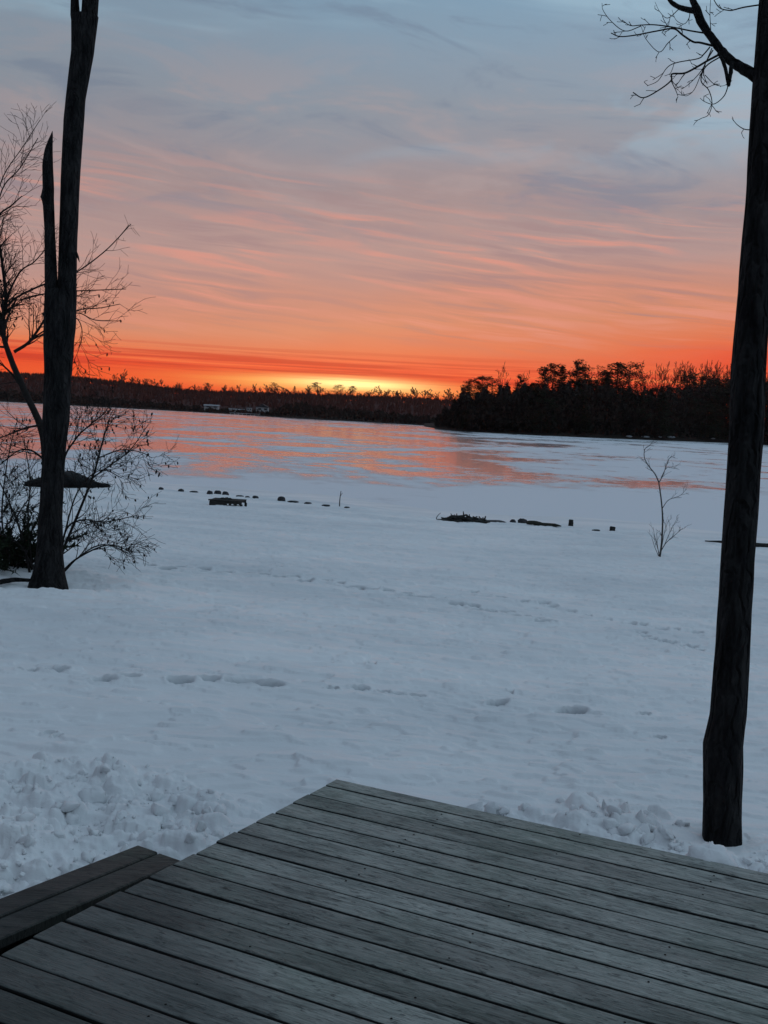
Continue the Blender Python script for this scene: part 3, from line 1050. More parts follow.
# ------------------------------------------------------------------ bare bushes with catkins round the left tree
def catkin_tree(name, label, cat, base, stems, seed, k0, twig_every, twig_len, catk, lev2=5, maxlev=3):
    """stems: list of (pixel polyline, k start, k end, w0 px, w1 px, bare: no twigs on the first part)"""
    rg = np.random.default_rng(seed)
    e = tag(empty(name, base), label, cat)
    px_m = k0 / F_PX
    zcat = pt(0, 285, k0)[2]
    for pl, ka, kb, w0, w1, t0, *mu in stems:
        mu = mu[0] if mu else 1.0
        g = guide(pl, ka, kb, 6)
        L = float(np.sum(np.linalg.norm(np.diff(g, axis=0), axis=1)))
        rads = np.linspace(w0 / 2, w1 / 2, len(g)) * px_m
        mb = MB()
        tube(mb, g, rads, 7, 0.03, rg)
        out = {}
        P = dict(seg=[0.09, 0.08, 0.07], wob=0.12, trop=[0.02, 0.035, 0.02], nb=[max(3, int(mu * L / twig_every)), max(1, int(round(lev2 * mu))), 2 if mu > .8 else 1], ang=(22, 58), len=(0.42, 0.78), max=maxlev, rmin=0.0023, rk=0.5, lmin=0.16, taper=0.75)
        spawn(out, rg, g, rads, twig_len, 0, P, t0)
        tubes(mb, out, None, (6, 5, 4, 3))
        if catk:
            for lev, LL in out.items():
                for pts, rr in LL:
                    if lev > 1 and pts[0][2] < zcat and rg.random() < catk:
                        i = rg.integers(len(pts) // 2, len(pts))
                        ellipsoid(mb, np.array(pts[i]), np.array([rg.normal(0, .35), rg.normal(0, .35), -1]), rg.uniform(.03, .065), rg.uniform(.008, .0135), 4)
        mb.build('stem', M['twig'], e, origin=base)
    return e


KA = K_L + 1.6
b_alder = ground_at(66, 572)
KB = float((b_alder - EYE) @ FW)
catkin_tree('alder_bush', 'leafless bush hung with small catkins, spreading right of the forked trunk', 'bush', b_alder, [
    ([(58, 566), (64, 548), (85, 497), (95, 470), (103, 440), (110, 418)], KB, KB + .2, 3.4, 1.2, .12),
    ([(60, 560), (62, 470), (75, 440), (90, 425), (106, 412)], KB + .2, KB + .5, 2.6, 1.0, .35),
    ([(62, 572), (75, 560), (95, 549), (112, 545), (132, 552)], KB - .1, KB - .4, 2.2, 0.8, .2),
    ([(60, 565), (66, 530), (82, 520), (105, 522), (138, 515)], KB, KB - .2, 2.4, 0.8, .25),
    ([(92, 478), (112, 464), (130, 450), (148, 425)], KB + .1, KB + .3, 1.6, 0.7, .05),
    ([(98, 458), (120, 450), (140, 452), (152, 458)], KB + .1, KB - .1, 1.4, 0.6, .05),
    ([(64, 572), (80, 556), (100, 545), (118, 548), (128, 556)], KB - .3, KB - .6, 1.6, 0.6, .1),
    ([(60, 552), (74, 500), (88, 478), (104, 470), (122, 478)], KB + .3, KB + .5, 1.8, 0.7, .2),
], 31, KB, 0.12, 0.72, 0.12)

KT = KB + 0.8
b_tree2 = ground_at(44, 566)
KT = float((b_tree2 - EYE) @ FW) + 0.3
catkin_tree('crooked_tree', 'crooked bare tree with dense twigs behind the forked trunk, bending to the left edge', 'tree', b_tree2, [
    ([(48, 570), (47, 500), (45, 450), (40, 425), (24, 390), (12, 362), (4, 338), (3, 318), (6, 300), (2, 262), (-4, 225)], KT, KT + .3, 9.5, 2.2, .55),
    ([(14, 352), (28, 343), (38, 330), (46, 318), (62, 300), (76, 296)], KT + .1, KT + .3, 3.6, 1.2, .1, 1.3),
    ([(3, 330), (-6, 300), (-10, 260), (-4, 220), (12, 205), (22, 196)], KT + .2, KT, 3.6, 1.0, .15, .6),
    ([(5, 300), (20, 272), (34, 262), (48, 246)], KT + .2, KT + .4, 2.2, 0.8, .1),
    ([(4, 310), (16, 298), (40, 286), (70, 276), (104, 252), (131, 224)], KT + .2, KT + .8, 2.6, 0.9, .25, .5),
    ([(20, 300), (44, 294), (76, 291), (100, 290), (126, 289)], KT + .3, KT + .6, 1.8, 0.8, .3, .5),
    ([(28, 342), (50, 330), (76, 311), (100, 308), (120, 304)], KT + .2, KT + .5, 1.8, 0.7, .3, .5),
    ([(30, 340), (52, 326), (76, 313), (95, 320), (122, 321)], KT + .2, KT + .3, 1.8, 0.7, .4, .5),
    ([(60, 318), (76, 318), (82, 330), (80, 345), (74, 362)], KT + .2, KT + .1, 1.3, 0.5, .2),
    ([(2, 318), (-8, 290), (-8, 240), (2, 190), (20, 168), (38, 138)], KT + .2, KT + .1, 2.2, 0.8, .45, .6),
    ([(-6, 250), (-4, 205), (4, 175), (22, 148), (40, 120)], KT + .1, KT + .4, 1.6, 0.6, .4, .6),
    ([(40, 425), (26, 428), (10, 434), (-6, 440)], KT, KT - .3, 2.4, 1.0, .1),
    ([(22, 388), (10, 372), (-4, 360), (-14, 352)], KT + .1, KT + .3, 2.4, 1.0, .1),
    ([(45, 460), (30, 450), (16, 452), (-4, 468)], KT, KT - .3, 2.2, 0.8, .1),
], 47, KT, 0.105, 0.85, 0.13)

b_br = ground_at(10, 572)
KC = float((b_br - EYE) @ FW)
catkin_tree('twiggy_bush', 'tangle of leafless twigs low at the left edge, over the dark evergreen shrub', 'bush', b_br, [
    ([(30, 574), (20, 530), (8, 500), (-6, 470)], KC, KC + .2, 2.6, 0.9, .1),
    ([(32, 572), (28, 520), (30, 480), (24, 440)], KC + .1, KC + .3, 2.2, 0.8, .15),
    ([(34, 570), (20, 545), (2, 535), (-16, 530)], KC, KC - .2, 2.0, 0.7, .1),
    ([(10, 573), (2, 520), (6, 470), (14, 430)], KC + .3, KC + .6, 2.2, 0.8, .2),
    ([(4, 573), (12, 530), (24, 505), (38, 492)], KC + .2, KC + .2, 2.0, 0.7, .1),
], 53, KC, 0.13, 0.6, 0.12)

# evergreen shrub
b_ev = ground_at(-2, 567)
KE = float((b_ev - EYE) @ FW)
ev = tag(empty('evergreen_shrub', b_ev), 'low dark evergreen shrub on the snow at the left edge beside the forked trunk', 'shrub')
rg = np.random.default_rng(61)
mbn, mbs = MB(), MB()
for k in range(100):
    d = nrm([rg.normal(0, 1), rg.normal(0, .7), rg.uniform(.15, 1.7)])
    L = rg.uniform(.4, 1.1)
    q = b_ev + np.array([rg.uniform(-.35, .35), rg.uniform(-.3, .3), 0])
    pts = [q + d * L * t + np.array([0, 0, -.12 * t * t]) for t in np.linspace(0, 1, 6)]
    tube(mbs, pts, np.linspace(.009, .003, 6), 4)
    for j in range(70):
        t = rg.uniform(.2, 1)
        c = q + d * L * t + np.array([0, 0, -.12 * t * t])
        nd = nrm(d * .8 + rg.normal(0, .7, 3))
        s_ = nrm(np.cross(nd, rg.normal(0, 1, 3))) * .013
        ln = rg.uniform(.05, .10)
        mbn.add([c - s_, c + s_, c + nd * ln], [(0, 1, 2)])
mbs.build('stems', M['twig'], ev, origin=b_ev)
mbn.build('foliage', M['needles'], ev, origin=b_ev, smooth=False)

# fallen branch by the foot of the left tree
p0, p1, p2 = ground_at(-14, 587), ground_at(12, 581), ground_at(31, 582)
mb = MB()
tube(mb, smooth_line([p0 + [0, 0, .02], p1 + [0, 0, .01], p2 + [0, 0, .02]], 6), np.linspace(.035, .02, 13), 7, .08, rng)
tag(mb.build('fallen_branch', M['bark'], origin=p1), 'dark fallen branch lying on the snow at the foot of the forked tree', 'branch')

# low dark mound of stones and brush on the shore behind the left tree
pb = ground_at(66, 486) - np.array([0, 0, .06])
KBt = float((pb - EYE) @ FW)
sc = KBt / F_PX
hullm = MB()
axd = nrm(np.array([1.0, 0.12, 0]))
side = np.array([-axd[1], axd[0], 0])
PR = np.array([(26, 4.0, -1, .15), (36, 7.5, -1, .4), (46, 11, -1, .7), (56, 14.5, -1, .8), (66, 16.5, -1, .85), (76, 14.5, -1, .7), (86, 11.5, -1, .5), (94, 8, 0, .3), (101, 6.0, 1.5, .15), (109, 4.6, 2.6, .05)])
n1, n2 = 60, 28
vs = []
for i in range(n1):
    px_ = PR[0, 0] + (PR[-1, 0] - PR[0, 0]) * i / (n1 - 1)
    tp, bt, wd_ = [np.interp(px_, PR[:, 0], PR[:, q]) for q in (1, 2, 3)]
    c = pb + axd * (px_ - 66) * sc
    for j in range(n2):
        a = 2 * math.pi * j / n2
        nz_ = 1 + .30 * float(fbm(np.array([px_ * .16 + 3 * math.cos(a)]), np.array([a * 1.3 + 2 * math.sin(a)]), 4, .6)[0])
        zz_ = (tp + bt) / 2 + (tp - bt) / 2 * math.sin(a) * nz_
        vs.append(c + side * wd_ * math.cos(a) * nz_ + ZV * zz_ * sc)
fs = [(i * n2 + j, i * n2 + (j + 1) % n2, (i + 1) * n2 + (j + 1) % n2, (i + 1) * n2 + j) for i in range(n1 - 1) for j in range(n2)]
fs += [tuple(reversed(range(n2))), tuple((n1 - 1) * n2 + j for j in range(n2))]
hullm.add(vs, fs)
rgm = np.random.default_rng(19)
for i in range(46):
    u = rgm.uniform(0, 1)
    c = np.array(vs[int(u * (n1 - 1)) * n2 + rgm.integers(1, n2 // 2)])
    d = nrm([rgm.normal(0, 1), rgm.normal(0, .6), rgm.normal(.15, .25)])
    L = rgm.uniform(.15, .5)
    tube(hullm, [c - d * L * .4, c, c + d * L * .6], [.016, .02, .006], 5)
tag(hullm.build('brush_mound', M['hull'], origin=pb), 'low dark indistinct mound on the snowy shore, half hidden by the forked trunk', 'mound')


# ------------------------------------------------------------------ things along the shore
def boulder(px, py, wpx, hpx, label, seed, mat='rock', group='dark stones along the snowy shore', name='shore_rock', cat='rock'):
    rg = np.random.default_rng(seed)
    p = ground_at(px, py)
    k = float((p - EYE) @ FW)
    W, H = wpx * k / F_PX / 2, hpx * k / F_PX
    mb = MB()
    n1, n2 = 9, 14
    vs = []
    for i in range(n1):
        ph = math.pi * i / (n1 - 1)
        for j in range(n2):
            th = 2 * math.pi * j / n2
            v = np.array([math.sin(ph) * math.cos(th), math.sin(ph) * math.sin(th), math.cos(ph)])
            q = 1 + 0.28 * float(fbm(np.array([v[0] * 1.4 + seed * 3.1 + v[2]]), np.array([v[1] * 1.4 - seed + v[2] * .7]), 3)[0])
            v = np.sign(v) * np.abs(v) ** 0.85 * q
            vs.append(p + np.array([v[0] * W, v[1] * W * 0.8, v[2] * H * 0.8 + H * 0.08]))
    fs = [(i * n2 + j, (i + 1) * n2 + j, (i + 1) * n2 + (j + 1) % n2, i * n2 + (j + 1) % n2) for i in range(n1 - 1) for j in range(n2)]
    mb.add(vs, fs)
    o = mb.build(name, M[mat], origin=p)
    return tag(o, label, cat, group)


for i, (px, py, wp, hp, lb) in enumerate([
    (161, 489.6, 5, 2.6, 'small dark stone, leftmost of the row along the lake edge'),
    (181, 491.4, 6, 3.0, 'dark stone on the snowy lake edge, second from the left of the row'),
    (194, 492.2, 9, 1.6, 'low flat dark stone just left of the three clustered stones at the lake edge'),
    (210, 493.6, 6.5, 3.6, 'dark stone, left of the three clustered behind the slatted platform'),
    (217.5, 494, 7.5, 4.2, 'dark stone, middle and largest of the three clustered behind the slatted platform'),
    (225.5, 494.8, 7, 3.8, 'dark stone, right of the three clustered behind the slatted platform'),
    (240, 496.6, 8, 1.6, 'flat dark stone behind the right end of the slatted platform'),
    (247.5, 497.4, 5, 1.6, 'flat small dark stone just left of a rounder one, right of the slatted platform'),
    (255.5, 498.2, 6, 2.8, 'rounded dark stone a little right of the slatted platform'),
    (281.5, 500.6, 8, 4.6, 'largest single dark stone between the slatted platform and the thin stake'),
    (293, 502.2, 12, 1.8, 'long flat dark stone touching the right side of the large single stone'),
    (308, 503.8, 8, 2.0, 'low dark stone left of the thin stake at the lake edge'),
    (326, 505.6, 9, 1.3, 'low flat dark stone nearest on the left to the thin stake'),
    (347, 508.0, 6, 1.8, 'small dark stone just right of the foot of the thin stake'),
    (495, 521.8, 22, 1.8, 'long flat dark slab right of the brush heap on the shore'),
    (513, 522.2, 6, 3.2, 'small dark stone between the brush heap and the mossy log'),
    (522.5, 522.8, 9.5, 4.8, 'pointed dark stone at the left end of the mossy log'),
    (596, 530.6, 8, 1.5, 'flat dark stone in the snow between the post and the short stump'),
]):
    boulder(px, py, wp, hp, lb, 100 + i)

# slatted platform
pp = ground_at(228, 505)
kp = float((pp - EYE) @ FW)
sp_ = kp / F_PX
pf = tag(empty('slatted_platform', pp), 'low dark slatted timber platform on the snow in front of the shore stones', 'platform')
X, Y = nrm([1, -0.06, 0]), nrm([0.06, 1, 0])
wx = 16 * sp_
dep = 0.75
top = 5.6 * sp_
mb = MB()
for i in range(8):
    yv = -dep / 2 + i * dep / 7.4
    box(mb, pp - X * wx + Y * yv + ZV * (top - .03), X * wx * 2, Y * .075, ZV * .03)
mb.build('deck_slats', M['oldwood'], pf, origin=pp, smooth=False)
mb = MB()
for yv in (-dep / 2, dep / 2 - .04):
    mb = MB()
    box(mb, pp - X * wx + Y * yv + ZV * (top - .10), X * wx * 2, Y * .04, ZV * .068)
    mb.build('rail', M['oldwood'], pf, origin=pp, smooth=False)
mb = MB()
box(mb, pp - X * wx + Y * (-dep / 2 - .05) + ZV * .0, X * wx * 1.1, Y * .04, ZV * .12)
mb.build('side_board', M['oldwood'], pf, origin=pp, smooth=False)
for u in (-0.97, -0.4, 0.2, 0.55, 0.9):
    for yv in (-dep / 2 - .01, dep / 2 - .045):
        mb = MB()
        box(mb, pp + X * wx * u + Y * yv - ZV * .05, X * .07, Y * .06, ZV * (top - .05))
        mb.build('leg', M['oldwood'], pf, origin=pp, smooth=False)
mb = MB()
tube(mb, [pp - X * wx * 1.25 + ZV * (top * .75), pp - X * wx * .6 + ZV * top * .9], [.025, .03], 6)
mb.build('pole', M['oldwood'], pf, origin=pp)
for i, (u, hh) in enumerate(((-0.35, 2.0), (-0.1, 2.4), (0.08, 2.0))):
    q = pp + X * wx * u + ZV * top
    mb = MB()
    ellipsoid(mb, q - X * .09, X, .18, hh * sp_, 7)
    tag(mb.build('firewood_log', M['oldwood'], origin=q), ['dark short log on top of the slatted platform, leftmost of three', 'dark short log on top of the slatted platform, between two others', 'dark short log on top of the slatted platform, rightmost of three'][i], 'log', 'short logs on the slatted platform')

# thin stake and bent twig
ps = ground_at(340, 506.5)
ks = float((ps - EYE) @ FW)
mb = MB()
tube(mb, guide([(339.5, 508), (339.8, 500), (341, 491)], ks, ks, 3), np.linspace(.022, .012, 7), 6)
tube(mb, guide([(340.5, 496), (342.5, 493)], ks, ks, 2), [.008] * 3, 4)
tag(mb.build('stake', M['sapling'], origin=ps), 'thin upright stick stuck in the snow at the lake edge, left of centre', 'stick')
pw = ground_at(439, 520.5)
kw = float((pw - EYE) @ FW)
mb = MB()
tube(mb, guide([(446, 521), (441, 519.5), (436.5, 519), (437.5, 516), (440.5, 513)], kw, kw, 4), np.linspace(.02, .008, 17), 5)
tag(mb.build('bent_twig', M['sapling'], origin=pw), 'small bent twig poking from the snow at the left end of the brush heap', 'twig')

# brush heap
ph_ = ground_at(466, 521)
kh = float((ph_ - EYE) @ FW)
sh = kh / F_PX
rg = np.random.default_rng(71)
mb = MB()
for i in range(150):
    u = rg.uniform(-1, 1)
    hgt = (1 - abs(u + .12) ** 1.3) * 5 * sh
    c = ph_ + np.array([u * 20 * sh, rg.normal(0, .18), max(.01, rg.uniform(0, max(.02, hgt)))])
    d = nrm([rg.normal(0, 1), rg.normal(0, .4), rg.normal(0, .18)])
    L = rg.uniform(.15, .4)
    c[2] = max(ph_[2] + .01, c[2])
    tube(mb, [c - d * L / 2, c, c + d * L / 2 + [0, 0, .02]], [.02, .03, .012], 5)
tag(mb.build('brush_heap', M['oldwood'], origin=ph_), 'low dark heap of sticks and brush on the shore in the middle of the picture', 'brush heap')

# mossy log
mb = MB()
l0, l1 = ground_at(527, 524), ground_at(561, 528)
lp = [l0 + (l1 - l0) * t + ZV * (.05 + .015 * math.sin(t * 9)) for t in np.linspace(0, 1, 12)]
tube(mb, lp, [.05, .06, .065, .07, .07, .065, .07, .065, .06, .05, .035, .015], 9, .08, rng)
tag(mb.build('mossy_log', M['mosslog'], origin=l0), 'short greenish log lying on the snow between a pointed stone and the upright post', 'log')
# posts
for (px, py, wp, hp, lb, nm) in ((570.6, 526, 5.0, 7.6, 'short dark upright post in the snow, taller of the two, right of the mossy log', 'post'), (612, 530.6, 5.8, 5.4, 'short dark tilted stump standing in the snow left of the sapling', 'stump')):
    p = ground_at(px, py)
    k = float((p - EYE) @ FW)
    mb = MB()
    r = wp * k / F_PX / 2
    h = hp * k / F_PX
    tl = .12 if nm == 'stump' else .03
    tube(mb, [p + np.array([tl * h * t, 0, -.05 + h * 1.05 * t]) for t in np.linspace(0, 1, 6)], [r, r * 1.02, r * .97, r, r * .98, r * .9], 10, .05, rng)
    tag(mb.build(nm, M['oldwood'], origin=p), lb, nm)
# log behind the right trunk
q0, q1, q2 = ground_at(705, 542), ground_at(735, 545), ground_at(790, 550)
mb = MB()
tube(mb, smooth_line([q0 + ZV * .03, q1 + ZV * .06, q2 + ZV * .06], 6), np.linspace(.015, .075, 13), 8, .08, rng)
tag(mb.build('fallen_log', M['oldwood'], origin=q1), 'thin pointed log on the snow, passing behind the trunk beside the deck', 'log')

# ------------------------------------------------------------------ sapling
psap = ground_at(659.6, 556.7)
ksp = float((psap - EYE) @ FW)
ssp = ksp / F_PX
sap = tag(empty('sapling', psap), 'slender bare sapling alone in the snow, with bushy base and forked curling top', 'sapling')
rg = np.random.default_rng(81)
GS = [
    ('trunk', [(659.6, 558), (661.5, 545), (662.4, 530), (662.5, 515), (661, 498), (658.7, 482)], 2.6, 1.7, 0, 0, 3),
    ('branch', [(658.7, 482), (655, 474), (648, 465), (644.3, 457), (645, 449), (650, 445)], 1.7, .6, 0, -.2, 9),
    ('branch', [(658.7, 483), (663, 475), (668, 461), (671.5, 456)], 1.2, .5, 0, .2, 7),
    ('branch', [(661, 478), (666, 468.6), (671, 467), (677.5, 465.5)], .9, .4, .05, .2, 5),
    ('branch', [(662.5, 508), (668.6, 500), (680, 495.6), (686.6, 489)], 1.0, .4, 0, -.2, 5),
    ('branch', [(660.5, 552), (666, 543), (675, 535), (683, 528)], 1.2, .5, 0, .2, 6),
    ('branch', [(659, 556), (657.5, 545), (656.5, 533)], .9, .4, 0, 0, 3),
    ('branch', [(658.5, 556), (654, 545), (651.2, 535)], .8, .4, 0, -.1, 3),
    ('branch', [(662, 546), (665, 530), (669, 519)], .8, .4, 0, .1, 4),
    ('branch', [(664, 546), (671, 530), (677.5, 518)], .8, .4, 0, .2, 4),
    ('branch', [(659, 553), (655.5, 540), (653, 527)], .8, .4, 0, .1, 3),
]
for nm, pl, w0, w1, a, b, nb in GS:
    g = guide(pl, ksp + a, ksp + b, 5)
    rads = np.linspace(w0 * .8, w1 * .7, len(g)) / 2 * ssp
    mb = MB()
    tube(mb, g, rads, 6)
    L = float(np.sum(np.linalg.norm(np.diff(g, axis=0), axis=1)))
    out = {}
    spawn(out, rg, g, rads, L, 0, dict(seg=[.05], wob=.12, trop=[.05], nb=[nb, 2], ang=(20, 50), len=(.2, .42) if nm == 'branch' else (.05, .12), max=2, rmin=.0028, rk=.55, lmin=.10, taper=.7), .25)
    tubes(mb, out, None, (5, 4, 3))
    mb.build(nm, M['sapling'], sap, origin=psap)


# ------------------------------------------------------------------ far trees: prototypes
def tuft(mb, rg, c, sx, sz, n, sz_tri):
    for i in range(n):
        v = rg.normal(0, 1, 3)
        v = v / np.linalg.norm(v) * rg.random() ** .4
        q = c + v * np.array([sx, sx, sz])
        a, b = rg.normal(0, 1, 3), rg.normal(0, 1, 3)
        a, b = nrm(a) * sz_tri * rg.uniform(.6, 1.3), nrm(b) * sz_tri * rg.uniform(.5, 1.1)
        a[2] *= .5
        b[2] *= .5
        mb.add([q, q + a, q + b], [(0, 1, 2)])


def pine(seed, H=20.0, spread=0.2, first=0.35, tiers=13):
    rg = np.random.default_rng(seed)
    e = empty('pine_tree', (0, 0, 0))
    mt, mf = MB(), MB()
    tube(mt, [np.array([.3 * math.sin(t * 3 + seed), .25 * math.cos(t * 2), H * t]) for t in np.linspace(0, .97, 9)], np.linspace(.34, .06, 9), 7)
    nbr = int(tiers * 2.6)
    for k in range(nbr):
        t = first + (.97 - first) * ((k + rg.random()) / nbr)
        R = H * spread * (1.1 - ((t - first) / (1 - first)) ** 1.8 * .8) * rg.uniform(.35, 1.2)
        a = rg.uniform(0, 6.3)
        d = np.array([math.cos(a), math.sin(a), rg.uniform(.05, .75)])
        p = np.array([0, 0, H * t])
        tube(mt, [p, p + d * R * .6, p + d * R + [0, 0, .15 * R]], [.07, .05, .02], 4)
        tuft(mf, rg, p + d * R + [0, 0, .12 * R], .34 * R + .55, .24 * R + .4, 46, .66)
        tuft(mf, rg, p + d * R * .6, .22 * R + .4, .35, 12, .55)
    tuft(mf, rg, np.array([0, 0, H * .97]), .8, .9, 34, .55)
    mt.build('trunk', M['twig'], e)
    mf.build('crown', M['needles'], e, smooth=False)
    return e


def spruce(seed, H=16.0, spread=.17):
    rg = np.random.default_rng(seed)
    e = empty('spruce_tree', (0, 0, 0))
    mt, mf = MB(), MB()
    tube(mt, [np.array([0, 0, H * t]) for t in np.linspace(0, .98, 5)], np.linspace(.26, .03, 5), 6)
    for k in range(24):
        t = .1 + .88 * k / 23
        R = H * spread * (1 - t) ** .85 * rg.uniform(.65, 1.25) + .15
        for j in range(9):
            a = rg.uniform(0, 6.3)
            for q in (.45, .95):
                tuft(mf, rg, np.array([math.cos(a) * R * q, math.sin(a) * R * q, H * t - .25 * R * q]), .26 * R + .22, .34, 6, .50)
    mt.build('trunk', M['twig'], e)
    mf.build('crown', M['needles'], e, smooth=False)
    return e


def bare(seed, H=17.0, mat='bare', rmin=.045, dense=1.0):
    rg = np.random.default_rng(seed)
    e = empty('bare_tree', (0, 0, 0))
    out = {}
    P = dict(seg=[1.6, 1.0, .8, .6], wob=.10, trop=[.05, .10, .08, .05], nb=[int(11 * dense), 5, 3], ang=(22, 50), len=(.32, .5), max=3, rmin=rmin, rk=.5, taper=.82, t0=.35)
    grow(out, rg, (0, 0, 0), (rg.normal(0, .04), rg.normal(0, .04), 1), H * .92, .2, 0, P)
    mt, mc = MB(), MB()
    tubes(mt, out, [0], (7, 4, 3, 3))
    tubes(mc, out, [1, 2, 3], (7, 4, 3, 3))
    mt.build('trunk', M[mat], e)
    mc.build('crown', M[mat], e)
    return e


class Stock:
    """a prototype, then copies; the first use takes the prototype itself"""
    def __init__(s, protos):
        s.p = protos
        s.used = [False] * len(protos)

    def place(s, i, loc, H, H0, rz, label, cat, group, wide=1.0):
        i %= len(s.p)
        if not s.used[i]:
            s.used[i] = True
            o = s.p[i]
        else:
            o = copy_tree(s.p[i])
        o.location = Vector([float(c) for c in loc])
        k = H / H0
        o.scale = (k * wide, k * wide, k)
        o.rotation_euler = (0, 0, rz)
        tag(o, label, cat, group)
        return o


def top_height(px, top_py, base):
    """tree height so that a tree standing at base reaches the line of sight (px, top_py)"""
    d = ray(px, top_py)
    k = base[1] / d[1]
    return EYE[2] + d[2] * k - base[2]


rgp = np.random.default_rng(91)
pines = Stock([pine(1), pine(2, 20, .17, .45), pine(3, 20, .23, .3), pine(4, 20, .15, .55, 10)])
spruces = Stock([spruce(5), spruce(6, 16, .2)])
bares = Stock([bare(11), bare(12), bare(13), bare(14)])


def point_base(px, back):
    p = point_front(px)
    d = nrm([p[0], p[1], 0])
    q = p + d * back
    q[2] = 0.5 + 0.05 * back
    return q


GP = 'tall trees on the wooded point across the ice'
for i, (px, ty, kind, v, wide, lb) in enumerate([
    (453, 398, 's', 0, 1.1, 'small conifer at the left tip of the wooded point'),
    (463, 388, 'p', 2, 1.0, 'leaning conifer near the left tip of the wooded point, below its taller neighbours'),
    (466, 381, 'p', 1, .8, 'narrow conifer rising over the low left tip of the wooded point'),
    (480, 376.5, 'p', 0, 1.3, 'broad rounded pine near the left end of the wooded point'),
    (489, 378, 'p', 2, 1.1, 'broad pine just left of the thin bare tree on the wooded point'),
    (500, 371, 'b', 0, .6, 'thin bare tree rising alone above the left part of the wooded point'),
    (517, 376, 'p', 3, .8, 'open thin pine left of the high middle clump on the wooded point'),
    (526, 378, 'b', 1, .7, 'bare tree beside the open thin pine on the wooded point'),
    (541, 368, 'p', 3, .9, 'open-crowned pine at the left of the high middle clump on the wooded point'),
    (549, 364, 'p', 1, 1.1, 'tall flat-topped pine in the high middle clump on the wooded point'),
    (558, 366, 's', 1, 1.3, 'dense dark pointed conifer in the high middle clump on the wooded point'),
    (573, 361.5, 'p', 3, 1.1, 'tallest pine on the wooded point, red light showing between its branches'),
    (580, 367, 'p', 1, .9, 'pine close to the right of the tallest one on the wooded point'),
    (590, 373, 'b', 2, .7, 'bare tree in the red gap right of the tallest pine'),
    (598, 371, 'p', 0, .8, 'dark pine filling the gap left of the two spiky-topped pines'),
    (612, 363, 'p', 1, 1.2, 'spiky-topped pine, left of the matching pair on the wooded point'),
    (626, 364.5, 'p', 2, 1.0, 'bushy-topped pine, right of the matching pair on the wooded point'),
    (604, 372, 's', 0, 1.0, 'pointed conifer below and left of the spiky-topped pine'),
    (534, 383, 's', 1, 1.2, 'dark conifer low between the thin pine and the high middle clump'),
    (683, 375, 'p', 2, 1.3, 'dark rounded pine right of the red-lit row of bare trees'),
    (697, 376, 'p', 0, 1.2, 'rounded pine midway between the red-lit bare trees and the near tree trunk'),
    (712, 378, 's', 1, 1.4, 'broad conifer a little left of the near tree trunk on the far shore'),
    (728, 379, 'p', 1, 1.2, 'dark pine on the far shore right behind the near tree trunk'),
    (764, 381, 'p', 0, 1.2, 'dark pine on the far shore just right of the near tree trunk'),
]):
    base = point_base(px, rgp.uniform(10, 40))
    H = top_height(px, ty, base)
    st, H0 = {'p': (pines, 20.0), 's': (spruces, 16.0), 'b': (bares, 16.5)}[kind]
    st.place(v, base, H, H0, rgp.uniform(0, 6.3), lb, 'tree', GP, wide * 1.15)
# the row of bare trees glowing red behind the point
for i in range(44):
    px = 636 + 140 * (i + rgp.random()) / 44 if i > 12 else 632 + 60 * (i + rgp.random()) / 13
    base = point_base(px, rgp.uniform(45, 85))
    ty = 371 + rgp.uniform(-3, 5) + 0.02 * abs(px - 660)
    H = top_height(px, ty, base)
    bares.place(int(rgp.integers(4)), base, H, 16.5, rgp.uniform(0, 6.3), 'thin bare tree in the see-through row behind the pines of the wooded point', 'tree', 'bare trees behind the wooded point', rgp.uniform(.6, .95))
# dark conifers in the body of the point
for i in range(56):
    px = 448 + 420 * (i + rgp.random()) / 56
    base = point_base(px, rgp.uniform(4, 30))
    ty = np.interp(px, [440, 455, 470, 510, 540, 600, 635, 682, 720, 800, 870], [412, 399, 388, 384, 380, 379, 388, 384, 380, 385, 394]) + rgp.uniform(0, 14)
    H = max(4, top_height(px, ty, base))
    (spruces if i % 3 else pines).place(int(rgp.integers(4)), base, H, 16.0 if i % 3 else 20.0, rgp.uniform(0, 6.3), 'dark conifer in the solid lower mass of the wooded point', 'tree', 'conifers in the body of the wooded point', rgp.uniform(1.3, 2.0))


def thicket(name, fn_base, px0, px1, fn_top, backs, n, tri, mat, label=None, vertical=.5):
    """a mass of brush and twigs nobody could count"""
    rg = np.random.default_rng(abs(hash(name)) % 1000 if False else len(name) * 7 + 3)
    px = rg.uniform(px0, px1, n)
    V = np.zeros((n * 3, 3))
    for i in range(n):
        b = fn_base(px[i], rg.uniform(*backs))
        top = max(.6, top_height(px[i], fn_top(px[i]), b))
        h = top * rg.random() ** .75 * rg.uniform(.85, 1.0)
        c = b + np.array([0, 0, h])
        a = rg.normal(0, 1, 3)
        e = rg.normal(0, 1, 3)
        a = a / np.linalg.norm(a) * tri * rg.uniform(.5, 1.4)
        e = e / np.linalg.norm(e) * tri * rg.uniform(.4, 1.0)
        a[2] = abs(a[2]) * (1 + vertical)
        V[i * 3] = c - a * .5
        V[i * 3 + 1] = c + a * .5
        V[i * 3 + 2] = c + e
    V[:, 2] = np.maximum(V[:, 2], .05)
    mb = MB()
    mb.add(V, [(3 * i, 3 * i + 1, 3 * i + 2) for i in range(n)])
    o = mb.build(name, mat, smooth=False)
    return tag(o, label, None, None, 'stuff')


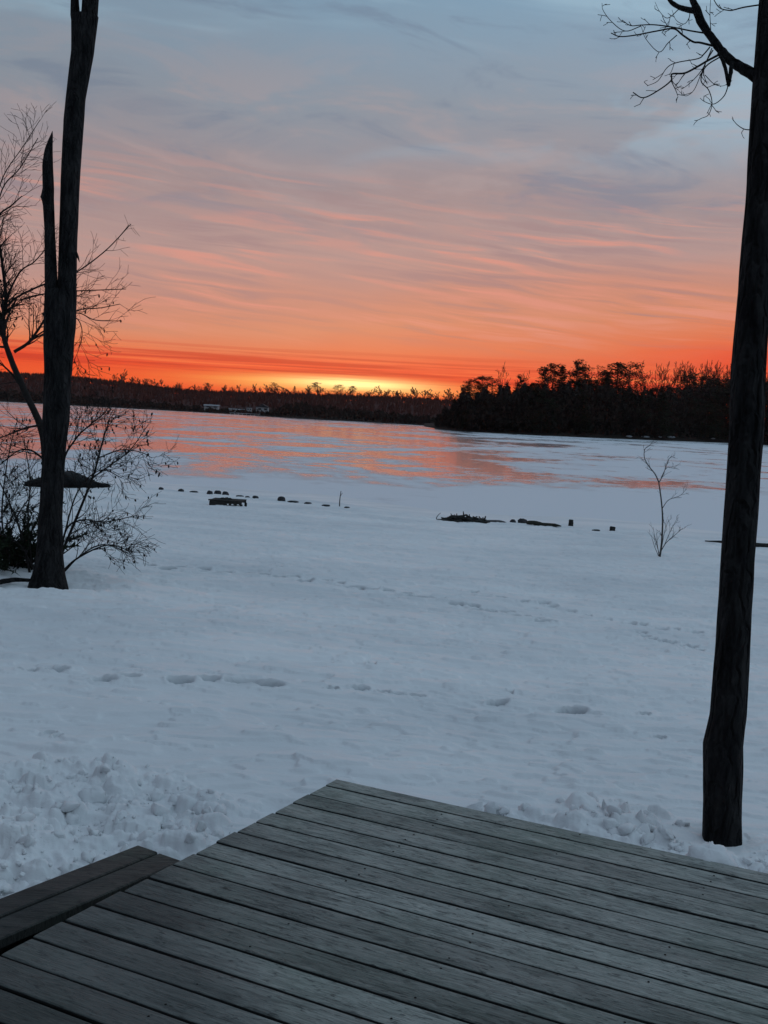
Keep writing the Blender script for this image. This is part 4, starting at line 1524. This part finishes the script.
o = thicket('point_undergrowth', point_base, 436, 900, lambda p: np.interp(p, [434, 445, 460, 500, 540, 600, 636, 680, 692, 740, 900], [424, 411, 396, 388, 386, 384, 391, 391, 384, 383, 398]) + 4 * math.sin(p * .31) + 3 * math.sin(p * .83), (2, 38), 60000, 1.3, M['brush'], 'dark undergrowth filling the wooded point')
o['category'] = 'undergrowth'


def strip_base(px, back):
    p = strip_front(px)
    d = nrm([p[0], p[1], 0])
    q = p + d * back
    q[2] = 0.3 + 0.02 * back
    return q


def strip_top(p):
    return np.interp(p, [-420, -60, 0, 75, 120, 160, 200, 215, 268, 285, 300, 318, 340, 380, 410, 440, 470], [362, 384, 389, 396, 399, 403, 407.5, 410, 412, 405, 403, 406, 409, 412, 416, 419, 424]) + 1.2 * math.sin(p * .41) + .8 * math.sin(p * 1.1)


o = thicket('shore_thicket', strip_base, -300, 470, strip_top, (4, 60), 14000, 2.2, M['brush'], 'dark brush along the low far shore')
o['category'] = 'brush'


def hill_base(px, back):
    ty = np.interp(px, [h[0] for h in HILLTOP], [h[1] for h in HILLTOP])
    q = at_y(px, ty + 4.5, D_HILL)
    z = q[2]
    d = nrm([q[0], q[1], 0])
    q = q + d * (-back)
    q[2] = z * np.interp(back, [0, 70, 150, 230, 300], [1, .86, .6, .3, .12])
    return q


rgh = np.random.default_rng(17)


def hill_top(p):
    return np.interp(p, [h[0] for h in HILLTOP], [h[1] for h in HILLTOP]) + 1.0 * math.sin(p * .57) + .8 * math.sin(p * 1.7) - 0.3


def hill_thicket():
    n = 16000
    rg = np.random.default_rng(23)
    V = []
    for i in range(n):
        px = rg.uniform(-300, 520)
        back = rg.choice([0, 1]) * rg.uniform(0, 260)
        b = hill_base(px, back)
        h = rg.uniform(5, 9.5)
        wv = rg.uniform(.5, 2.2)
        a = rg.uniform(0, 6.3)
        d = np.array([math.cos(a), math.sin(a), 0]) * wv
        z0 = rg.uniform(0, .6) * h
        V += [b + d + [0, 0, z0], b - d + [0, 0, z0], b + [rg.normal(0, .8), 0, h]]
    mb = MB()
    mb.add(V, [(3 * i, 3 * i + 1, 3 * i + 2) for i in range(n)])
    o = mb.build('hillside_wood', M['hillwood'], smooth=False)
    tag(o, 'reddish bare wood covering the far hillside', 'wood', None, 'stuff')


hill_thicket()
farbare = Stock([bare(31, 17, 'brush', .16, .9), bare(32, 17, 'brush', .16, .9), bare(33, 17, 'brush', .16, .8)])
for i, (px, ty, kind, v, wide, lb) in enumerate([
    (120, 371, 'b', 0, .7, 'thin bare tree, first to stand out at the left end of the far skyline'),
    (132, 378, 'p', 0, 1.0, 'small dark pine on the far skyline left of the tallest dark one'),
    (146, 379, 'p', 2, 1.2, 'bushy dark conifer, most prominent on the left part of the far skyline'),
    (139, 380, 's', 0, 1.2, 'pointed conifer tight against the left side of the bushy dark conifer'),
    (207, 383, 'p', 1, 1.0, 'small pine on the far skyline above the white lakeside buildings'),
    (274, 383, 'p', 2, 1.0, 'round-topped pine on the far skyline right of the white house'),
    (317, 382.5, 'p', 0, 1.3, 'broad dark pine standing highest against the yellow glow'),
    (338, 385, 'p', 2, 1.2, 'wide dark pine just right of the broad one against the yellow glow'),
    (352, 386, 'p', 1, 1.0, 'round-crowned pine at the bright centre of the sunset glow'),
    (258, 385, 'b', 1, .8, 'bare tree on the far skyline directly above the white house'),
    (294, 386, 's', 1, 1.0, 'small pointed conifer left of the broad dark pine in the glow'),
]):
    base = hill_base(px, rgh.uniform(0, 30))
    H = top_height(px, ty, base)
    st, H0 = {'p': (pines, 20.0), 's': (spruces, 16.0), 'b': (farbare, 16.5)}[kind]
    st.place(v, base, H, H0, rgh.uniform(0, 6.3), lb, 'tree', 'trees standing out on the far skyline', wide * 1.6)
for i in range(95):
    px = 112 + 350 * (i + rgh.random()) / 95
    base = hill_base(px, rgh.uniform(0, 40))
    ty = hill_top(px) - rgh.uniform(1.5, 7.5) - (2 if px > 370 else 0)
    H = max(6, top_height(px, ty, base))
    farbare.place(int(rgh.integers(3)), base, H, 16.5, rgh.uniform(0, 6.3), 'thin bare tree in the even fringe along the far sunset skyline', 'tree', 'bare trees along the far skyline', rgh.uniform(1.1, 1.9))


# ------------------------------------------------------------------ far shore buildings
def gable_house(name, label, px, py, wpx, hpx, roofm, rpx, tower=False, group=None, cat='house'):
    p = strip_base(px, 25)
    base = at_y(px, py, p[1])
    k = float((base - EYE) @ FW)
    s = k / F_PX
    e = tag(empty(name, base), label, cat, group)
    W, H, D, RH = wpx * s, hpx * s, wpx * s * .7, rpx * s
    mb = MB()
    o0 = np.array([-W / 2, 0, -2.0])
    box(mb, o0, [W, 0, 0], [0, D, 0], [0, 0, H + 2.0])
    wall = mb.build('wall', M['white'], e, smooth=False)
    mb = MB()
    ov = W * .06
    if tower:
        mb.add([(-W / 2 - ov, -ov, H), (W / 2 + ov, -ov, H), (0, -ov, H + RH), (-W / 2 - ov, D + ov, H), (W / 2 + ov, D + ov, H), (0, D + ov, H + RH)],
               [(0, 1, 2), (3, 5, 4), (0, 2, 5, 3), (1, 4, 5, 2), (0, 3, 4, 1)])
    else:
        mb.add([(-W / 2 - ov, -ov, H), (W / 2 + ov, -ov, H), (W / 2 + ov, D / 2, H + RH), (-W / 2 - ov, D / 2, H + RH), (-W / 2 - ov, D + ov, H), (W / 2 + ov, D + ov, H)],
               [(0, 1, 2, 3), (3, 2, 5, 4), (0, 3, 4), (1, 5, 2), (0, 4, 5, 1)])
    mb.build('roof', M[roofm], e, smooth=False)
    nwin = max(2, int(wpx / 5))
    for i in range(nwin):
        mb = MB()
        x0 = -W / 2 + W * (i + .5) / nwin - W * .16 / 2
        box(mb, [x0, -.08, H * .35], [W * .5 / nwin, 0, 0], [0, .1, 0], [0, 0, H * .4])
        mb.build('window', M['glass'], wall, smooth=False)
    return e


gable_house('lakeside_house', 'white gabled house on the far shore, tallest of the buildings there', 262, 411.5, 12, 4.2, 'darkroof', 3.6, True)
gable_house('lakeside_house', 'long low pale building on the far shore, leftmost of the buildings', 211, 408.2, 14, 2.4, 'roofing', 1.3)
gable_house('boat_shed', 'low pale shed between the two lakeside houses on the far shore', 236, 410.8, 14, 1.3, 'roofing', .7, cat='shed')
gable_house('boat_shed', 'small pale shed close against the left side of the white gabled house', 249, 411, 5, 3.0, 'darkroof', 1.0, cat='shed')
# jetty
pj = strip_base(256, 2)
base = at_y(256, 415, pj[1])
mb = MB()
sj = float((base - EYE) @ FW) / F_PX
box(mb, base + [-26 * sj, 0, .4], [34 * sj, -3, 0], [0, 3, 0], [0, 0, .25])
for i in range(9):
    box(mb, base + [-25.5 * sj + i * 4 * sj, -1.5, -.6], [.3, 0, 0], [0, .3, 0], [0, 0, 1.0])
tag(mb.build('jetty', M['white'], origin=base, smooth=False), 'pale jetty along the ice below the lakeside buildings on the far shore', 'jetty')

# snowy things at the foot of the point
for i, (px, py, wp, hp, lb) in enumerate([(629, 436.5, 7, 1.6, 'pale snow-capped boulder at the foot of the point, leftmost'), (645, 436.8, 10, 1.3, 'long pale snow-capped boulder at the foot of the point'), (660, 436.8, 4, 1.2, 'small pale snow-capped boulder in the middle of the row at the foot of the point'), (671, 437, 9, 1.5, 'pale snow-capped boulder second from the right at the foot of the point'), (713, 438.5, 5, 1.0, 'pale snow-capped boulder at the foot of the point nearest the tree trunk')]):
    p = point_front(px) 
    p = at_y(px, py, p[1] + 3)
    k = float((p - EYE) @ FW)
    mb = MB()
    ellipsoid(mb, p + np.array([-wp * k / F_PX / 2, 0, 0]), [1, 0, 0], wp * k / F_PX, hp * k / F_PX * .7, 8)
    tag(mb.build('snowy_boulder', M['roofing'], origin=p), lb, 'rock', 'snowy boulders at the foot of the point')

# ------------------------------------------------------------------ deck
mb = MB()
box(mb, C0 + BV * .10 + AV * .10 + ZV * (-.42), BV * 6.4, AV * 5.0, ZV * .125)
box(mb, C0 - BV * .30 + AV * 1.12 + ZV * (-.42), BV * .40, AV * 3.5, ZV * .122)
tag(mb.build('bare_ground', M['soil'], smooth=False), kind='structure')
dk = tag(empty('deck', C0, DECK_ROT), 'weathered grey timber deck in the foreground, its corner pointing at the lake', 'deck')
# local frame: x along the boards, y away from the house (towards the lake)
GAPS = [0.0, 0.112, 0.262, 0.405, 0.555, 0.697, 0.838, 0.978, 1.119, 1.259, 1.401, 1.543, 1.686, 1.832, 1.976, 2.118]
while GAPS[-1] < 5.3:
    GAPS.append(GAPS[-1] + 0.142)
mb = MB()
rgd = np.random.default_rng(3)
BL = 6.6
gw = .004
EDGE = []
for i in range(len(GAPS) - 1):
    y1 = -GAPS[i] - (0.0 if i == 0 else gw)
    gw = rgd.uniform(.0012, .0046)
    y0 = -GAPS[i + 1] + gw
    x0 = rgd.uniform(-.004, .004)
    dz = rgd.uniform(-.0012, .0012)
    N = 48
    ph = rgd.uniform(0, 6.3)
    e = 0.0035
    prof = [(y0 + e, 0), (y0 + .6 * e + .0, 0), (y0, -.005), (y0, -.03), (y1, -.03), (y1, -.005), (y1 - e, 0), ((y0 + y1) / 2, .0012)]
    cup = .0010 * rgd.choice([-1, 1])
    prof = [(y0, -.03), (y0, -.007), (y0 + .0025, -.0022), (y0 + .0085, 0), (y0 + .03, cup * .6), (y1 - .03, cup * .6), (y1 - .0085, 0), (y1 - .0025, -.0022), (y1, -.007), (y1, -.03)]
    pe = [1, 1, .62, 0, 0, 0, 0, .62, 1, 1]
    EDGE.extend(pe * (N + 1))
    vs = []
    for s_ in range(N + 1):
        xx = x0 + (BL - x0) * s_ / N
        wv = .0008 * math.sin(xx * 2.1 + ph) + .0004 * math.sin(xx * 7 + ph * 2)
        for (yy, zz) in prof:
            edge = .0012 * math.sin(xx * 5.3 + ph * 3 + yy * 50) * (abs(yy - (y0 + y1) / 2) / .07)
            vs.append((xx, yy + edge, dz + wv + zz))
    n = len(prof)
    fs = [(s_ * n + j, (s_ + 1) * n + j, (s_ + 1) * n + (j + 1) % n, s_ * n + (j + 1) % n) for s_ in range(N) for j in range(n)]
    fs += [tuple(range(n)), tuple(reversed([N * n + j for j in range(n)]))]
    mb.add(vs, fs)
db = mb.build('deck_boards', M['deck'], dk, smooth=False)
ea = db.data.attributes.new('grime', 'FLOAT', 'POINT')
ea.data.foreach_set('value', EDGE)
mb = MB()
box(mb, [.02, -.06, -.235], [BL - .05, 0, 0], [0, .04, 0], [0, 0, .2])
box(mb, [.02, -5.25, -.235], [.04, 0, 0], [0, 5.19, 0], [0, 0, .2])
box(mb, [BL - .07, -5.25, -.235], [.04, 0, 0], [0, 5.19, 0], [0, 0, .2])
mb.build('rim_joist', M['frame'], dk, smooth=False)
mb = MB()
for i in range(1, 11):
    box(mb, [.02 + i * .58, -5.25, -.215], [.038, 0, 0], [0, 5.18, 0], [0, 0, .18])
mb.build('joists', M['frame'], dk, smooth=False)
for (x, y) in ((.15, -.2), (3.2, -.2), (6.3, -.2), (.15, -2.6), (.15, -5.0)):
    mb = MB()
    box(mb, [x, y, -1.1], [.09, 0, 0], [0, -.09, 0], [0, 0, .86])
    mb.build('post', M['frame'], dk, smooth=False)

nrg = np.random.default_rng(29)
for i in range(16):
    for j in range(1, 5):
        if nrg.random() < .30:
            continue
        for q in (.27, .73):
            if nrg.random() < .35:
                continue
            mb = MB()
            c = np.array([.04 + j * .58 + nrg.normal(0, .006), -GAPS[i] + (GAPS[i + 1] - GAPS[i]) * -q, .0006])
            th = [2 * math.pi * k / 8 for k in range(8)]
            mb.add([c + np.array([.0042 * math.cos(a), .0042 * math.sin(a), 0]) for a in th] + [c + np.array([.003 * math.cos(a), .003 * math.sin(a), .0015]) for a in th],
                   [(k, (k + 1) % 8, 8 + (k + 1) % 8, 8 + k) for k in range(8)] + [tuple(range(8, 16))])
            mb.build('nail_head', M['nail'], dk, smooth=False)

# step: two dark planks a little below the deck, skewed
st = tag(empty('step', C0 + AV * .9 - ZV * .125, 0), 'darker wet two-plank step lying low along the left edge of the deck', 'step')
s0 = np.array([-.435, .93])     # (b, a) outer far corner
s1 = np.array([-.575, 2.30])


def ba(b, a, dz):
    return BV * b + AV * (a - .9) + ZV * dz


dirs = nrm([s1[0] - s0[0], s1[1] - s0[1], 0])
du, dv = dirs[0], dirs[1]
ux = BV * du + AV * dv                 # along the step
vx = BV * dv - AV * du                 # across, towards the deck
o0 = ba(s0[0], s0[1], 0)
for i, (a, b) in enumerate(((0.0, 0.118), (0.124, 0.252))):
    mb = MB()
    N = 24
    prof = [(a, -.036), (a, -.005), (a + .005, 0), (b - .005, 0), (b, -.005), (b, -.036)]
    vs = []
    for s_ in range(N + 1):
        t = 2.6 * s_ / N
        for yy, zz in prof:
            vs.append(o0 + ux * t + vx * (yy + .001 * math.sin(t * 6 + i)) + ZV * (zz + .0015 * math.sin(t * 3 + i * 2) - .004 * i))
    n = len(prof)
    fs = [(s_ * n + j, s_ * n + (j + 1) % n, (s_ + 1) * n + (j + 1) % n, (s_ + 1) * n + j) for s_ in range(N) for j in range(n)]
    fs += [tuple(reversed(range(n))), tuple(N * n + j for j in range(n))]
    mb.add(vs, fs)
    mb.build('plank', M['wetwood'], st, smooth=False)
for t in (.06, 1.2, 2.4):
    mb = MB()
    box(mb, o0 + ux * t + vx * .015 + ZV * (-.20), ux * .04, vx * .22, ZV * .16)
    mb.build('bearer', M['frame'], st, smooth=False)


# ------------------------------------------------------------------ evening haze over the lake
hz = bpy.data.materials.new('haze')
hz.use_nodes = True
h = NT(hz.node_tree)
h.n.clear()
pv = h.new('ShaderNodeVolumePrincipled')
pv.inputs['Color'].default_value = (0.95, 0.85, 0.85, 1)
pv.inputs['Density'].default_value = 0.000035
pv.inputs['Anisotropy'].default_value = 0.82
ho_ = h.new('ShaderNodeOutputMaterial')
h.l.new(pv.outputs[0], ho_.inputs['Volume'])
mb = MB()
box(mb, [-2600, -60, -1.6], [5200, 0, 0], [0, 2400, 0], [0, 0, 140])
o = mb.build('haze', hz, smooth=False)
tag(o, 'thin evening haze over the lake', None, None, 'stuff')

mb = MB()
box(mb, o0 + vx * .004 + ZV * (-.34), ux * 2.6, vx * .030, ZV * .298)
mb.build('riser', M['wetwood'], st, smooth=False)

# ------------------------------------------------------------------ loose chunks of snow
def chunk(p, r, seed, name, label, hz=.8):
    rg = np.random.default_rng(seed)
    mb = MB()
    n1, n2 = 14, 22
    vs = []
    ox = seed * 3.7
    for i in range(n1):
        ph = math.pi * i / (n1 - 1)
        for j in range(n2):
            th = 2 * math.pi * j / n2
            v = np.array([math.sin(ph) * math.cos(th), math.sin(ph) * math.sin(th), math.cos(ph)])
            q = 1 + .42 * float(fbm(np.array([v[0] * 1.3 + ox + v[2] * .8]), np.array([v[1] * 1.3 - v[2] * 1.1]), 4, .6)[0])
            vs.append(p + v * q * r * np.array([1, .9, hz]) + [0, 0, r * .35])
    mb.add(vs, [(i * n2 + j, (i + 1) * n2 + j, (i + 1) * n2 + (j + 1) % n2, i * n2 + (j + 1) % n2) for i in range(n1 - 1) for j in range(n2)])
    return tag(mb.build(name, M['snow'], origin=p), label, 'snow chunk', 'loose chunks of snow by the deck')


def clods():
    rg = np.random.default_rng(77)
    cx, cy, cz, cm = CLOD[0]
    sx, sy, sz_ = [], [], []
    base = []
    n1, n2 = 7, 10
    for i in range(n1):
        ph = math.pi * i / (n1 - 1)
        for j in range(n2):
            th = 2 * math.pi * j / n2
            base.append((math.sin(ph) * math.cos(th), math.sin(ph) * math.sin(th), math.cos(ph)))
    base = np.array(base)
    fc = [(i * n2 + j, (i + 1) * n2 + j, (i + 1) * n2 + (j + 1) % n2, i * n2 + (j + 1) % n2) for i in range(n1 - 1) for j in range(n2)]
    mb = MB()
    done = 0
    while done < 900:
        k = rg.integers(len(cx))
        if rg.random() > cm[k]:
            continue
        p = np.array([cx[k], cy[k], cz[k]])
        a = (p - C0) @ AV
        b = (p - C0) @ BV
        if (a > -.02 and b > -.02) or (a > .9 and b > -.62 - .1 * (a - .9)) or np.hypot(p[0] - R_TREE[0], p[1] - R_TREE[1]) < .2:
            continue
        r = .007 + .050 * rg.random() ** 4.5
        o = rg.uniform(0, 90, 3)
        d = 1 + .95 * fbm(base[:, 0] * 1.1 + o[0] + base[:, 2] * .9, base[:, 1] * 1.1 + o[1] - base[:, 2] * .6, 3, .6)
        q = base * d[:, None] * np.array([1, rg.uniform(.6, 1), rg.uniform(.5, .9)])
        for _ in range(6):
            nn = nrm(rg.normal(0, 1, 3))
            q = q - np.maximum(0, q @ nn - rg.uniform(.35, .7))[:, None] * nn
        c_, s_ = math.cos(o[2]), math.sin(o[2])
        q = np.stack([q[:, 0] * c_ - q[:, 1] * s_, q[:, 0] * s_ + q[:, 1] * c_, q[:, 2]], 1)
        mb.add(p + q * r + [0, 0, r * .08], fc)
        done += 1
    o = mb.build('snow_crumbs', M['snow'])
    tag(o, 'crumbled snow thrown up beside the deck', 'snow', None, 'stuff')


clods()


def chunk_px(px, py, rpx, seed, label, hz=.8):
    p = ground_at(px, py)
    k = float((p - EYE) @ FW)
    chunk(p, rpx * k / F_PX, seed, 'snow_chunk', label, hz)


chunk_px(590, 804, 9, 3, 'rough chunk of snow standing alone beyond the deck edge, right of centre', 1.0)
chunk_px(561, 803, 5, 4, 'small crumb of snow just left of the rough chunk beyond the deck', .8)
chunk_px(92, 803, 13, 7, 'largest rounded chunk of snow in the churned bank left of the deck', .85)
chunk_px(176, 805, 9, 8, 'rounded chunk of snow in the churned bank, above the step', .8)
chunk_px(203, 814, 11, 9, 'broad chunk of snow in the churned bank, nearest the deck corner', .75)
chunk_px(72, 824, 9, 12, 'angular chunk of snow below the largest rounded one', .9)
chunk_px(34, 818, 9, 13, 'chunk of snow in the churned bank towards the left edge', .8)
chunk_px(104, 774, 6, 14, 'small peaked chunk of snow at the far side of the churned bank', .9)
p = C0 + BV * 1.72 - AV * .05
p[2] = Z_DECK - .075
chunk(p, .10, 17, 'snow_chunk', 'smooth lump of snow resting against the deck edge in front of the near tree', .75)

# ------------------------------------------------------------------ unseen house the deck belongs to, added behind the viewer to shade it
hs = tag(empty('house', C0 + AV * 5.32, DECK_ROT), 'unseen brown-sided house behind the deck, added to shade it', 'house')
mb = MB()
box(mb, [-1.3, -.25, -1.3], [9, 0, 0], [0, .25, 0], [0, 0, 3.9])
wl = mb.build('wall', M['siding'], hs, smooth=False)
mb = MB()
box(mb, [-1.3, -3.0, 2.75], [9.3, 0, 0], [0, 3.15, -.15], [0, 0, .18])
mb.build('roof', M['darkroof'], hs, smooth=False)
mb = MB()
box(mb, [1.2, .004, .02], [1.9, 0, 0], [0, .05, 0], [0, 0, 2.05])
dr = mb.build('door', M['white'], hs, smooth=False)
mb = MB()
for x in (1.27, 2.2):
    box(mb, [x, .056, .12], [.83, 0, 0], [0, .012, 0], [0, 0, 1.85])
mb.build('glass', M['glass'], dr, smooth=False)
